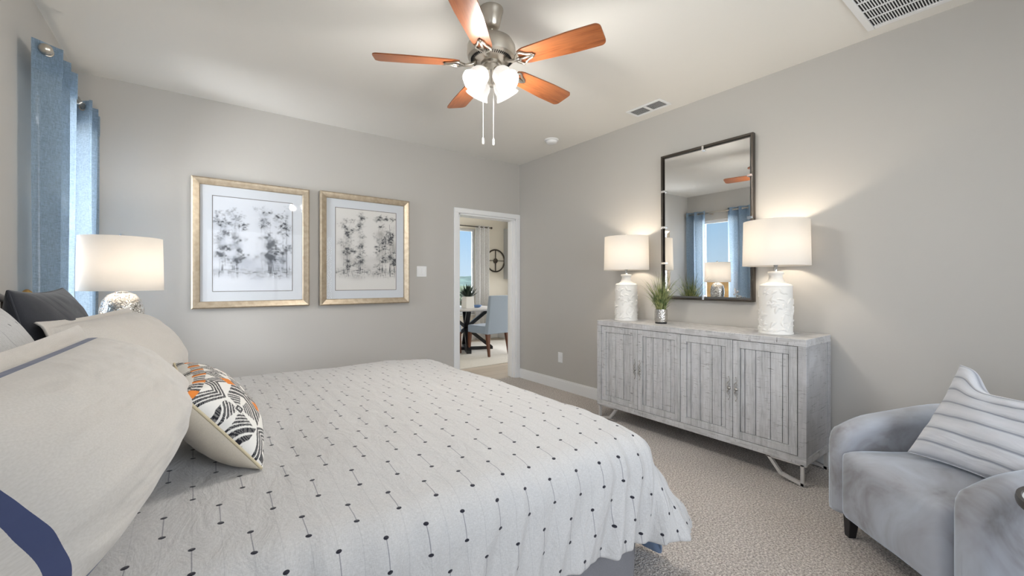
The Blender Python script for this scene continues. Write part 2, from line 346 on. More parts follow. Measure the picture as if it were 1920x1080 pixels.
def window(name, axis, c_in, c_out, a0, a1, z0, z1, rails=(), mulls=()):
    w = bpy.data.objects.new(name, None); COL.objects.link(w); w['kind'] = 'structure'
    lo, hi = min(c_in, c_out), max(c_in, c_out); s = 1 if c_out > c_in else -1
    def pb(bm, a, b, c, d, e, f):
        if axis == 'x': box(bm, a, b, min(c, d), max(c, d), e, f)
        else: box(bm, min(c, d), max(c, d), a, b, e, f)
    f0, f1 = c_in+s*.07, c_in+s*.12
    bm = NB(); fw = .045
    pb(bm, a0, a0+fw, f0, f1, z0, z1); pb(bm, a1-fw, a1, f0, f1, z0, z1); pb(bm, a0+fw, a1-fw, f0, f1, z0, z0+fw); pb(bm, a0+fw, a1-fw, f0, f1, z1-fw, z1)
    for r in rails: pb(bm, a0+fw, a1-fw, f0, f1, r-.02, r+.02)
    for r in mulls: pb(bm, r-.025, r+.025, f0, f1, z0+fw, z1-fw)
    obj('window_frame', bm, M_trim, w)
    bm = NB(); pb(bm, a0+fw, a1-fw, c_in+s*.094, c_in+s*.098, z0+fw, z1-fw); obj('pane', bm, M_glass, w)
    bm = NB(); pb(bm, a0-.03, a1+.03, c_in-s*.03, c_in+s*.07, z0-.022, z0); obj('window_sill', bm, M_trim, w, bevel=.004)
    return w
window('window_1', 'y', XL, XL-T, *W1); window('window_unseen_3', 'y', XL, XL-T, *W3); window('window_unseen_2', 'x', YF, YF-T, *W2, mulls=(1.5,))  # windows behind and beside the camera are unseen, there to bring in light
# ---------------------------------------------------------------- dining room beyond the door
DY0, DY1, DXA, DXB = YB+T, 7.65, 2.0, 6.7
DW = (3.55, 4.78, .55, 2.36); DP = (4.9, 6.9, .1, 2.2)
bm = NB(); box(bm, DXA-T, DXB+T, YB+T*.5, DY1+T, -.1, -.002); struct('floor.001', bm, M_plank)
bm = NB(); box(bm, DXA-T, DXB+T, DY0, DY1+T, H, H+.12); struct('ceiling.001', bm, M_ceil)
wall_with_holes('wall_dining_far', M_cream, 'x', DXA-T, DXB+T, DY1, DY1+T, [DW])
wall_with_holes('wall_dining_left', M_cream, 'y', DY0, DY1, DXA-T, DXA, [])
wall_with_holes('wall_dining_right', M_cream, 'y', DY0, DY1, DXB, DXB+T, [(4.95, 6.85, .1, 2.2)])
bm = NB(); box(bm, XR+T, DXB+T, YB, DY0, 0, H); struct('wall_dining_near', bm, M_cream)
window('window_4', 'x', DY1, DY1+T, *DW); window('window_unseen_5', 'y', DXB, DXB+T, 4.95, 6.85, .1, 2.2, mulls=(5.9,))  # the side window is unseen, added to light the dining room
bm = NB(); box(bm, DXA, DXB, DY1-.016, DY1, 0, .1); struct('baseboard_dining', bm, M_trim)

# ---------------------------------------------------------------- outdoors
def ground():
    bm = NB(); box(bm, -60, 120, -60, 160, -.5, -.32)
    t = NT('dry_grass', .95); t.base(t.ramp(t.noise(t.coord(), .35, 5, .7), [(.3, (.26, .34, .12)), (.7, (.60, .60, .34))])); o = obj('ground', bm, t.m); o['kind'] = 'structure'
ground()
bm = NB(); pts = []
n = 60
for i in range(n+1):
    x = -40+200*i/n; h = 3.2+2.2*vnoise(i*.17, 3.3)+.8*vnoise(i*.6, 9)
    pts.append((x, h))
for i in range(n):
    (x0, h0), (x1, h1) = pts[i], pts[i+1]
    a = [bm.verts.new(v) for v in ((x0, 150, -.4), (x1, 150, -.4), (x1, 165, h1), (x0, 165, h0), (x0, 190, -.4), (x1, 190, -.4))]
    bm.faces.new((a[0], a[1], a[2], a[3])); bm.faces.new((a[3], a[2], a[5], a[4]))
hl = obj('hills', bm, simple('hazy_hillside', (.42, .52, .38), .95, nscale=.2, namt=.3)); hl['kind'] = 'structure'
def hedge(name, x0, x1, y0, y1, h, label, seed, nleaf=5200):
    rnd = random.Random(seed); root = thing(name, label, 'hedge', ((x0+x1)/2, (y0+y1)/2, -.32)); bm = NB(); hx, hy = (x1-x0)/2, (y1-y0)/2
    for i in range(nleaf):
        c = Vector((rnd.uniform(-hx, hx), rnd.uniform(-hy, hy), rnd.uniform(.05, h)*1.0)); c.z *= 1+.12*vnoise(c.x*2+seed, c.y*2)
        d = Vector((rnd.gauss(0, 1), rnd.gauss(0, 1), rnd.gauss(0, 1)+.5)).normalized(); e = d.orthogonal().normalized(); s = rnd.uniform(.03, .06)
        vs = [bm.verts.new(p) for p in (c-d*s, c+e*s*.45, c+d*s, c-e*s*.45)]; bm.faces.new(vs)
    obj('foliage', bm, leafmat('hedge_leaf', (.02, .035, .018), (.07, .10, .045)), root)
    bm = NB()
    for k in range(8):
        x = -hx+2*hx*(k+.5)/8; tube(bm, [(x, 0, 0), (x+rnd.uniform(-.05, .05), 0, h*.5), (x+rnd.uniform(-.1, .1), 0, h*.85)], .02, 6)
    obj('stem', bm, M_walnut, root)
hedge('hedge', 4.9, 7.6, 9.6, 10.5, 1.25, 'dark green hedge outside the dining room window', 4)
# pale wall and tan board fence across the side yard
fr = thing('board_fence', 'tan wooden board fence outside the curtained window, seen in the mirror', 'fence', (-4, 4, -.32))
bm = NB()
for i in range(64): box(bm, -.012, .012, -4.6+i*.15, -4.6+i*.15+.143, 0, 1.70)
obj('board_panel', bm, simple('tan_cedar', (.50, .27, .09), .8, nscale=6, namt=.25), fr)
for i in range(5):
    bm = NB(); box(bm, -.09, -.012, -4.6+i*2.4, -4.5+i*2.4, 0, 1.72); obj('post', bm, M_walnut, fr)

# ---------------------------------------------------------------- ceiling fan
FX, FY, BZ, FR, FPH = 1.306, 1.932, 2.433, .632, math.radians(-65.04)
fan = thing('ceiling_fan', 'brushed nickel ceiling fan with five cherry wood blades and lit glass shades', 'ceiling fan', (FX, FY, 2.74))
def fz(z): return z-2.74
bm = NB(); lathe(bm, [(.066, fz(2.74)), (.066, fz(2.728)), (.060, fz(2.715)), (.056, fz(2.69)), (.046, fz(2.645)), (.036, fz(2.632)), (.022, fz(2.628))], 40); obj('canopy', bm, M_nickel, fan, auto=40)
bm = NB(); lathe(bm, [(.013, fz(2.63)), (.013, fz(2.56))], 20); lathe(bm, [(.022, fz(2.595)), (.026, fz(2.575)), (.03, fz(2.56))], 24); obj('downrod', bm, M_nickel, fan, auto=40)
bm = NB()
lathe(bm, [(.03, fz(2.585)), (.085, fz(2.578)), (.118, fz(2.558)), (.133, fz(2.53)), (.135, fz(2.49)), (.130, fz(2.47)), (.118, fz(2.462)), (.095, fz(2.452)), (.075, fz(2.448)), (.06, fz(2.44))], 64)
obj('motor_housing', bm, M_nickel, fan, auto=40)
bm = NB()
for k in range(60):
    a = 2*PI*k/60; M = Matrix.Rotation(a, 4, 'Z'); box(bm, .088, .114, -.0018, .0018, fz(2.4525), fz(2.4615), M)
obj('vent_ring', bm, M_dark, fan)
bm = NB(); lathe(bm, [(.058, fz(2.442)), (.058, fz(2.425)), (.050, fz(2.42)), (.050, fz(2.385)), (.056, fz(2.38)), (.046, fz(2.362)), (.03, fz(2.35)), (.022, fz(2.33)), (.012, fz(2.322)), (.01, fz(2.31))], 40); obj('light_kit', bm, M_nickel, fan, auto=40)
def blade_mesh():
    bm = NB(); n = 30; L0, L1 = .175, FR; rows = []
    for i in range(n+1):
        u = i/n; u = u/.7*.93 if u < .7 else .93+.07*math.sin((u-.7)/.3*PI/2); x = L0+(L1-L0)*u; w = .052+.017*min(1, u*1.6)
        c = .03
        if x > L1-c: w = w-c+math.sqrt(max(0, c*c-(x-(L1-c))**2))
        if u < .06: w *= .75+.25*(u/.06)
        rows.append((x, w))
    th = .0035; pit = math.radians(-13)
    V = []
    for x, w in rows:
        V.append([bm.verts.new((x, yy*math.cos(pit), yy*math.sin(pit)+zz)) for yy, zz in ((-w, -th), (w, -th), (w, th), (-w, th))])
    for a, b in zip(V, V[1:]):
        for k in range(4): bm.faces.new((a[k], a[(k+1) % 4], b[(k+1) % 4], b[k]))
    bm.faces.new(V[0][::-1]); bm.faces.new(V[-1]); return bm
def arm_mesh():
    bm = NB(); pit = math.radians(-13)
    tube(bm, [(.085, 0, .012), (.11, 0, -.004), (.14, 0, -.012), (.175, 0, -.008)], .009, 8, rs=[.012, .010, .009, .010])
    # open scroll plate under the blade root
    for s in (-1, 1):
        P = []
        for k in range(15):
            a = k/14; x = .15+.105*a; y = s*(.006+.036*math.sin(a*PI)*(.8+.35*math.sin(a*2*PI))); P.append((x, y*math.cos(pit), -.009+y*math.sin(pit)))
        tube(bm, P, .0065, 8)
    tube(bm, [(.17, 0, -.010), (.21, 0, -.010), (.262, 0, -.009)], .007, 8)
    for px, py in ((.205, .03), (.205, -.03), (.255, 0)): sphere(bm, (px, py, -.008+py*math.sin(pit)), .008, .6, 10, 6)
    return bm
b0 = None
for k in range(5):
    a = FPH+k*2*PI/5
    if b0 is None:
        b0 = obj('blade', blade_mesh(), M_cherry, fan); a0 = obj('blade_arm', arm_mesh(), M_nickel, b0, smooth=True); bl = b0
    else: bl = copy_tree(b0, fan)
    bl.location = (0, 0, fz(BZ)); bl.rotation_euler = (0, 0, a)
shade_prof = [(.022, 0), (.028, -.006), (.040, -.018), (.056, -.042), (.063, -.070), (.063, -.095), (.068, -.115), (.078, -.134)]
for k in range(4):
    az = math.radians(53.13+45+90*k)
    M = Matrix.Rotation(az, 4, 'Z') @ Matrix.Translation((.050, 0, fz(2.385))) @ Matrix.Rotation(-math.radians(41), 4, 'Y') @ Matrix.Scale(.88, 4)
    bm = NB(); inner = [(r-.003, z) for r, z in reversed(shade_prof)]
    fn = lambda r, z, a: r*(1+(.02*math.cos(8*a) if z < -.1 else .006*math.cos(8*a)))
    lathe(bm, shade_prof+inner, 48, M, cap=False, fn=fn); sh = obj('glass_shade', bm, M_glass_lit, fan, smooth=True)
    bm = NB(); lathe(bm, [(.012, .018), (.024, .012), (.027, 0), (.027, -.012), (.02, -.014)], 24, M); obj('socket', bm, M_nickel, fan, auto=40)
    bm = NB(); sphere(bm, M @ Vector((0, 0, -.062)), .024, 1.2, 16, 10); obj('bulb', bm, M_bulb, fan, smooth=True)
    p = M @ Vector((0, 0, -.15)); lamp_light('fan_lamp', 'POINT', (FX+p.x, FY+p.y, 2.74+p.z), 17, (1, .96, .90), .05)
for (dx, dy, z0, z1) in ((-.035, .03, 2.36, 2.03), (.004, -.015, 2.33, 2.02)):
    bm = NB(); z = fz(z0); tube(bm, [(dx, dy, fz(z0)), (dx, dy, fz(z1))], .0011, 6)
    lathe(bm, [(.002, fz(z1)+.002), (.0055, fz(z1)-.004), (.0065, fz(z1)-.03), (.005, fz(z1)-.036), (.0015, fz(z1)-.038)], 12, Matrix.Translation((dx, dy, 0))); obj('pull_chain', bm, simple('white_chain', (.85, .83, .8), .4), fan, auto=40)

# ---------------------------------------------------------------- ceiling vents, smoke detector
v = thing('ceiling_vent', 'small white two-panel supply vent on the ceiling near the right wall', 'vent', (3.130, 2.205, H))
bm = NB(); box(bm, -.085, .085, -.17, -.150, -.008, 0); box(bm, -.085, .085, .150, .17, -.008, 0); box(bm, -.085, -.062, -.15, .15, -.008, 0); box(bm, .062, .085, -.15, .15, -.008, 0); box(bm, -.062, .062, -.012, .012, -.007, 0); obj('frame', bm, M_trim, v, bevel=.002)
bm = NB(); box(bm, -.062, .062, -.15, .15, -.0015, -.0005); obj('backing', bm, simple('vent_shadow_box', (.05, .05, .05), .9), v)
bm = NB()
for s in (-1, 1):
    for i in range(9):
        x = -.055+i*.0138; M = Matrix.Translation((x, 0, -.004)) @ Matrix.Rotation(-.6, 4, 'Y'); box(bm, -.0026, .0026, min(s*.014, s*.15), max(s*.014, s*.15), -.0006, .0006, M)
obj('slats', bm, M_trim, v)
v = thing('return_air_grille', 'large white return air grille with black slots at the top right', 'vent', (2.92, .435, H))
bm = NB(); g = .30
box(bm, -g, g, -g, -g+.035, -.010, 0); box(bm, -g, g, g-.035, g, -.010, 0); box(bm, -g, -g+.035, -g+.035, g-.035, -.010, 0); box(bm, g-.035, g, -g+.035, g-.035, -.010, 0); obj('frame', bm, M_trim, v, bevel=.003)
bm = NB(); box(bm, -g+.035, g-.035, -g+.035, g-.035, -.0015, -.0005); obj('backing', bm, M_dark, v)
bm = NB(); G = g-.035
nr = 5
for i in range(1, nr): x = -G+2*G*i/nr; box(bm, x-.0045, x+.0045, -G, G, -.009, -.003)
for j in range(1, 44): y = -G+2*G*j/44; box(bm, -G, G, y-.0022, y+.0022, -.008, -.004)
obj('grid', bm, M_trim, v)
sd = thing('smoke_detector', 'round white smoke detector on the ceiling', 'smoke detector', (3.01, 3.314, H))
bm = NB(); lathe(bm, [(.074, 0), (.074, -.010), (.068, -.014), (.062, -.016)], 40); obj('mount', bm, M_trim, sd, auto=40)
bm = NB(); lathe(bm, [(.060, -.015), (.058, -.030), (.050, -.038), (.03, -.042), (.01, -.043)], 40); obj('cover', bm, M_trim, sd, auto=50)

# ---------------------------------------------------------------- switch plate and outlet
sp_ = thing('light_switch', 'white double rocker switch plate on the wall beside the door', 'light switch', (1.972, YB, 1.246+.0))
sp_.location.z = 1.345
bm = NB(); box(bm, -.058, .058, -.006, 0, -.058, .058); obj('plate', bm, M_trim, sp_, bevel=.003)
for s in (-1, 1):
    bm = NB(); box(bm, s*.023-.0165, s*.023+.0165, -.009, -.005, -.033, .033); obj('rocker', bm, M_trim, sp_, bevel=.002)
ou = thing('wall_outlet', 'white duplex outlet low on the right wall', 'outlet', (XR, 3.519, .365))
bm = NB(); box(bm, -.005, 0, -.036, .036, -.058, .058); obj('plate', bm, M_trim, ou, bevel=.002)
for s in (-1, 1):
    bm = NB(); box(bm, -.008, -.004, -.017, .017, s*.022-.014, s*.022+.014); obj('receptacle', bm, M_trim, ou, bevel=.003)

# ---------------------------------------------------------------- framed prints
def tree_art(seed, trees, tint, ground_v, ink2=(.24, .27, .33)):
    NX, NY = 240, 310; rs = np.random.default_rng(seed); X, Y = np.meshgrid(np.linspace(0, 1, NX), np.linspace(0, 1.25, NY), indexing='ij')
    wash = np.zeros((NX, NY)); img = np.zeros((NX, NY))
    def dab(im, cx, cy, sx, sy, a, rot=0):
        m = 2.4*max(sx, sy)
        i0 = max(0, int((cx-m)*NX)); i1 = min(NX, int((cx+m)*NX)+2); j0 = max(0, int((cy-m)/1.25*NY)); j1 = min(NY, int((cy+m)/1.25*NY)+2)
        if i1 <= i0 or j1 <= j0: return
        x = X[i0:i1, j0:j1]-cx; y = Y[i0:i1, j0:j1]-cy; c, s = math.cos(rot), math.sin(rot); xr = x*c+y*s; yr = -x*s+y*c
        im[i0:i1, j0:j1] += a*np.exp(-(xr/sx)**2-(yr/sy)**2)
    for k in range(30): dab(wash, rs.uniform(0, 1), rs.uniform(.05, 1.2), rs.uniform(.08, .2), rs.uniform(.06, .2), rs.uniform(-.03, .08), rs.uniform(0, 3))
    for (tx, top, wd, dark) in trees:
        for k in range(16):   # soft grey masses of foliage
            h = rs.beta(1.2, 1.6); dab(wash, tx+rs.normal()*wd*.45, .38+(top-.38)*h, wd*rs.uniform(.25, .6), rs.uniform(.03, .09), dark*rs.uniform(.10, .30))
        cl = [(tx+rs.normal()*wd*.55, .36+(top-.36)*rs.beta(1.1, 1.2)) for k in range(26)]
        for (cx, cy) in cl:
            d = dark*rs.uniform(.3, 1)
            for k in range(22):
                s = rs.uniform(.004, .011); dab(img, cx+rs.normal()*.028, cy+rs.normal()*.022, s*rs.uniform(1, 2.2), s, d*rs.uniform(.15, .6), rs.uniform(-.7, .7))
        for k in range(3):    # slender broken trunks
            x = tx+rs.normal()*wd*.28; yy = ground_v-.04+rs.uniform(-.03, .03); lim = ground_v+(top-ground_v)*rs.uniform(.35, .95); a = dark*rs.uniform(.3, .8)
            while yy < lim:
                if rs.random() < .8: dab(img, x, yy, .0032+.002*(k == 0), .016, a*rs.uniform(.2, 1)*(1-.5*(yy-ground_v)/(lim-ground_v+.01)))
                x += rs.normal()*.0022; yy += .016
            if rs.random() < .8: dab(img, x*0+tx+rs.normal()*wd*.3, ground_v+.05, .007, .035, dark*.8)
        for k in range(10): # twigs
            x0 = tx+rs.normal()*wd*.3; y0 = .45+(top-.5)*rs.random(); an = rs.uniform(.5, 2.6)
            for q in range(8): dab(img, x0+q*.008*math.cos(an), y0+q*.008*math.sin(an), .0025, .0035, dark*.45)
    for k in range(26): dab(wash, rs.uniform(0, 1), ground_v+.10+rs.normal()*.07, .11, .05, .10)
    for k in range(14): dab(wash, rs.uniform(0, 1), ground_v-.03+rs.normal()*.04, .10, .03, .12)
    for k in range(210): dab(img, rs.uniform(0, 1), ground_v+rs.normal()*.032, rs.uniform(.006, .03), rs.uniform(.0025, .007), rs.uniform(.08, .45))
    for k in range(90): dab(img, rs.uniform(0, 1), ground_v-rs.uniform(-.02, .09), .0028, rs.uniform(.01, .035), rs.uniform(.1, .5))
    wash = np.clip(wash*1.05, 0, .8)[..., None]; img = np.clip(img*1.2, 0, .93)[..., None]
    c = np.array(tint)*(1-wash)+np.array(ink2)*wash
    return c*(1-img)+np.array((.045, .05, .06))*img
def framed_print(label, x0, x1, z0, z1, art):
    t = thing('framed_print', label, 'picture', ((x0+x1)/2, YB-.0095, (z0+z1)/2), math.radians(1.0), None); w, h = (x1-x0)/2, (z1-z0)/2; fw = .058
    bm = NB()
    prof = [(0, 0), (0, -.034), (.010, -.040), (.026, -.036), (fw-.006, -.028), (fw, -.024), (fw, 0)]
    cs = [(-w, -h, 1, 1), (w, -h, -1, 1), (w, h, -1, -1), (-w, h, 1, -1)]
    R = [[bm.verts.new((cx+sx*d, y, cz+sz*d)) for d, y in prof] for cx, cz, sx, sz in cs]
    for i in range(4):
        A, B = R[i], R[(i+1) % 4]
        for k in range(len(prof)): bm.faces.new((A[k], B[k], B[(k+1) % len(prof)], A[(k+1) % len(prof)]))
    obj('frame', bm, M_champ, t)
    bm = NB(); box(bm, -w+fw, w-fw, -.012, -.001, -h+fw, h-fw); obj('mat_board', bm, M_mat, t)
    aw, ah = w-fw-.085, h-fw-.085
    bm = NB()
    for q in ((-aw-.005, aw+.005, ah, ah+.005), (-aw-.005, aw+.005, -ah-.005, -ah), (-aw-.005, -aw, -ah, ah), (aw, aw+.005, -ah, ah)): box(bm, q[0], q[1], -.0135, -.0122, q[2], q[3])
    obj('mat_bevel_line', bm, simple('grey_line', (.16, .15, .14), .7), t)
    nx, ny = art.shape[:2]; X, Z = np.meshgrid(np.linspace(-aw, aw, nx), np.linspace(-ah, ah, ny), indexing='ij')
    grid_mesh('print', np.stack([X, np.full_like(X, -.0125), Z], -1), M_art, t, col=art, smooth=False)
    bm = NB(); box(bm, -w+fw-.002, w-fw+.002, -.021, -.019, -h+fw-.002, h-fw+.002); obj('glazing', bm, M_glaze, t)
framed_print('larger looking tree watercolour in champagne frame nearer the blue curtains', -.040, .835, 1.010, 2.086, tree_art(3, [(.10, 1.12, .10, .55), (.27, 1.10, .09, .8), (.64, 1.18, .13, .5), (.72, .75, .08, .75), (.90, 1.18, .12, .65)], (.66, .69, .74), .26))
framed_print('tree watercolour in champagne frame nearer the doorway', .925, 1.815, 1.008, 2.092, tree_art(11, [(.18, 1.10, .09, .7), (.40, 1.18, .07, .65), (.74, 1.2, .11, .8), (.92, 1.18, .10, 1.0)], (.68, .67, .65), .28, (.30, .29, .28)))

# ---------------------------------------------------------------- curtains
RZ, RX = 2.39, -.605
rod = thing('curtain_rod', 'brushed nickel curtain rod with ball finials over the bedroom window', 'curtain rod', (RX, 3.62, RZ))
bm = NB(); tube(bm, [(0, -.52, 0), (0, .60, 0)], .0125, 14); obj('pole', bm, M_nickel, rod, smooth=True)
for s, y in ((-1, -.52), (1, .60)):
    bm = NB(); sphere(bm, (0, y+s*.028, 0), .027); lathe(bm, [(.016, -.012), (.018, 0), (.014, .012)], 16, Matrix.Translation((0, y, 0)) @ Matrix.Rotation(PI/2, 4, 'X')); obj('finial', bm, M_nickel, rod, smooth=True)
for y in (-.08, .20):
    bm = NB(); box(bm, -.0975, -.090, y-.015, y+.015, -.04, .03); tube(bm, [(-.091, y, -.01), (-.03, y, -.018), (0, y, -.016), (.012, y, -.004)], .006, 8); obj('bracket', bm, M_nickel, rod)
def curtain(label, x, y0, y1, zt, zb, npl, amp, mat, grom, axis='y', seed=0, phase=0, rodz=None, header=True):
    ny, nz = npl*24+1, 50; root = thing('curtain', label, 'curtain', (x, (y0+y1)/2, 0) if axis == 'y' else ((y0+y1)/2, x, 0))
    hw = (y1-y0)/2; P = np.zeros((ny, nz, 3))
    for i in range(ny):
        u = i/(ny-1)
        for j in range(nz):
            vv = j/(nz-1); z = zb+(zt-zb)*vv; a = amp*(1-.25*(1-vv))+.012*vnoise(u*4+seed, vv*1.5)
            ph = u*npl*PI*2+phase+.35*(1-vv)*vnoise(u*3, vv*2, seed)
            off = a*math.sin(ph); yy = -hw+2*hw*u+.28*hw/npl*math.sin(2*ph)*.5+.01*vnoise(u*5, vv*2, seed+4)
            P[i, j] = (off, yy, z) if axis == 'y' else (yy, off, z)
    grid_mesh('panel', P, mat, root)
    if header:
        j0 = int((nz-1)*(1-.10/(zt-zb))); Q = P[:, j0:].copy()
        Q[..., 0 if axis == 'y' else 1] += .0035; grid_mesh('header_band', Q, mat, root)
    if grom:
        for k in range(npl*2+0):
            # grommets where the cloth crosses the rod
            u = (k*PI-phase)/(npl*2*PI)
            if u < .02 or u > .99: continue
            yy = -hw+2*hw*u; s = 1 if k % 2 == 0 else -1
            M = Matrix.Translation((0, yy, rodz)) @ Matrix.Rotation(PI/2, 4, 'X') @ Matrix.Rotation(s*.55, 4, 'Y'); bm = NB()
            pts = [(M @ Vector((.022*math.cos(2*PI*q/24), .022*math.sin(2*PI*q/24), 0))) for q in range(24)]
            if axis != 'y': pts = [Vector((p.y, p.x, p.z)) for p in pts]
            tube(bm, pts, .0045, 8, closed=True); obj('grommet', bm, M_nickel, root, smooth=True)
    return root
curtain('blue linen grommet curtain, nearer panel covering the left side of the window', RX, 3.06, 3.52, 2.430, .03, 3, .050, M_curt, True, seed=1, phase=-1.5, rodz=RZ)
curtain('blue linen grommet curtain, farther panel next to the back wall corner', RX, 3.87, 4.22, 2.430, .03, 2, .050, M_curt, True, seed=6, phase=.9, rodz=RZ)

# ---------------------------------------------------------------- bed
BX0, BX1, BY0, BY1 = -.60, 1.43, 1.06, 3.04
bed = thing('bed', 'king bed with dark metal headboard and grey bed skirt', 'bed', ((BX0+BX1)/2, (BY0+BY1)/2, 0)); bcx, bcy = bed.location.x, bed.location.y
bm = NB(); box(bm, BX0-bcx, BX1-bcx-.01, BY0+.01-bcy, BY1-.01-bcy, .34, .622); obj('mattress', bm, M_mattress, bed, bevel=.05)
bm = NB(); box(bm, BX0-bcx, BX1-bcx-.03, BY0+.03-bcy, BY1-.03-bcy, .16, .34); obj('box_spring', bm, M_mattress, bed)
def skirt():
    pts = []
    x0, x1, y0, y1 = BX0-bcx, BX1-bcx, BY0-bcy, BY1-bcy
    def seg(a, b, n):
        for i in range(n): u = i/n; pts.append((a[0]+(b[0]-a[0])*u, a[1]+(b[1]-a[1])*u))
    seg((x0, y0), (x1, y0), 60); seg((x1, y0), (x1, y1), 60); seg((x1, y1), (x0, y1), 60); pts.append((x0, y1))
    P = np.zeros((len(pts), 8, 3)); c = np.array(pts); L = np.r_[0, np.cumsum(np.hypot(*np.diff(c, axis=0).T))]
    for i, (x, y) in enumerate(pts):
        n = Vector((0, -1)) if i < 60 else (Vector((1, 0)) if i < 120 else Vector((0, 1)))
        near = min(abs(L[i]-q) for q in (L[60], L[120], L[30], L[90]))
        inn = -.02*math.exp(-(near/.02)**2)
        for j in range(8):
            z = .012+.33*j/7; f = (1-j/7)*.008*math.sin(L[i]*17)+.004*vnoise(L[i]*6, z*4)+inn*(1-j/8)
            P[i, j] = (x+n.x*f, y+n.y*f, z)
    o = grid_mesh('bed_skirt', P, M_skirt, bed); m = o.modifiers.new('th', 'SOLIDIFY'); m.thickness = .004
skirt()
for sy in (BY0+.03, BY1-.04):
    bm = NB(); x = -.652-bcx; y = sy-bcy; lathe(bm, [(.016, 0), (.016, 1.135)], 20, Matrix.Translation((x, y, 0))); po = obj('post', bm, M_bronze, bed, auto=40)
    bm = NB(); lathe(bm, [(.010, 1.135), (.020, 1.14), (.018, 1.148), (.010, 1.152)], 20, Matrix.Translation((x, y, 0))); lathe(bm, [(.008, 1.15), (.016, 1.157), (.021, 1.168), (.018, 1.18), (.010, 1.19), (.004, 1.194)], 20, Matrix.Translation((x, y, 0)))
    obj('finial', bm, simple('aged_brass', (.42, .27, .10), .35, .9), po, auto=40)
hb = NB(); yc = (BY0+BY1)/2-bcy; hw = (BY1-BY0)/2-.035; x = -.652-bcx
tube(hb, [(x, yc+hw*s/20, 1.06+.17*math.cos(PI/2*(s/20))**.8) for s in range(-20, 21)], .014, 12)
tube(hb, [(x, yc-hw, .80), (x, yc+hw, .80)], .010, 10); tube(hb, [(x, yc-hw, .42), (x, yc+hw, .42)], .010, 10)
for k in range(-5, 6): yk = yc+hw*k/6; tube(hb, [(x, yk, .42), (x, yk, 1.06+.17*math.cos(PI/2*k/6)**.8)], .006, 8)
obj('headboard', hb, M_bronze, bed, smooth=True)

# ---------------------------------------------------------------- duvet
def duvet():
    U0, V0, V1, R = 1.375, 1.10, 2.99, .125; DV, DF = .475, .70; ZT = .672; s0 = -.50
    ds = .0125
    S = np.arange(s0, U0+DF+.001, ds); Wv = np.arange(V0-DV, V1+DV+.001, ds); P = np.zeros((len(S), len(Wv), 3)); UV = np.zeros((len(S), len(Wv), 2))
    for i, s in enumerate(S):
        for j, w in enumerate(Wv):
            Dv = DV-.09*max(0, min(1, (1.3-s)/1.2)); du = max(0, s-U0); sv = -1 if w < (V0+V1)/2 else 1; dv = max(0, V0-w, w-V1); bx, by = min(s, U0), min(max(w, V0), V1)
            r = math.hypot(du, dv)
            if du > 0 and dv > 0:
                aa = math.atan2(dv/DV, du/DF); m_ = max(du/DF, dv/DV); q_ = aa/(PI/2); r = m_*(DF+(DV-DF)*q_**.3-.045*math.sin(2*aa))
            elif dv > 0: r = dv*Dv/DV
            z = ZT+.010*vnoise(s*2.2, w*2.2, 1)+.006*vnoise(s*6, w*4, 2)+.0022*vnoise(s*26, w*7, 5)
            z -= .02*max(0, 1-(min(w-V0, V1-w))/.3)**2*(1 if dv == 0 else 1) if dv == 0 else .02
            z -= (.02*max(0, 1-(U0-s)/.3)**2 if du == 0 else .02)*(1)
            if r > 0:
                ang = math.atan2(dv, du); cf = math.sin(2*ang)   # 1 on the corner diagonal
                Rr = R
                if r < Rr*PI/2: out = Rr*math.sin(r/Rr); dn = Rr*(1-math.cos(r/Rr)); hang = 0
                else: hang = r-Rr*PI/2; out = Rr+.03*hang; dn = Rr+hang*.985
                t = min(1, hang/.12)*1.0
                if du == 0: along = s
                elif dv == 0: along = w
                else: along = None
                fold = 0
                if along is not None or True:
                    q = (bx-ang*.0 if dv > du else by)
                    # soft, slightly slanted pleats that start at the edge of the mattress
                    a = s if dv >= du else w
                    fold = (.5+.5*min(1, hang/.25))*min(1, r/.15)*(.013*math.sin((a+.35*hang)*52+4.5*vnoise(a*3, 7.7))+.017*vnoise(a*9+2*hang, hang*2.5, 3)+.013*vnoise((a+.35*hang)*26, hang*2, 8))
                out += fold*(1-.35*cf)
                out += cf*(.10*min(1, hang/.28)+.06*hang)    # corner swings outwards
                out += cf*.014*math.sin(ang*11+1)*min(1, hang/.2)
                if du > 0: out += (.30*hang*math.exp(-((by-V0)/.22)**2)*(1 if sv < 0 else .6))*((1-ang/(PI/2)) if dv > 0 else 1)
                hy = math.hypot(du, dv); cx, cy = du/hy, dv/hy
                X = bx+cx*out; Y = by+sv*cy*out; Z = z-dn
                # hem is pulled under the bed a little towards the middle of the near side
                if Z < .012: Z = .012+.15*(Z-.012)*0; 
            else: X, Y, Z = s, w, z
            # pulled-in wrinkles
            X += .004*vnoise(s*5, w*5, 11); Y += .004*vnoise(s*5, w*5, 12)
            P[i, j] = (X, Y, Z); UV[i, j] = (s-.854+.027, w)
    o = grid_mesh('bedspread', P, [M_duvet, M_lining], uv=UV)
    m = o.modifiers.new('thick', 'SOLIDIFY'); m.thickness = .012; m.offset = -1; m.material_offset = 1; m.material_offset_rim = 0
    sub = o.modifiers.new('sub', 'SUBSURF'); sub.levels = 0; sub.render_levels = 1
    return tagp(o, 'white bedspread dotted with dark stitched knots, covering the king bed', 'bedspread')
duvet()

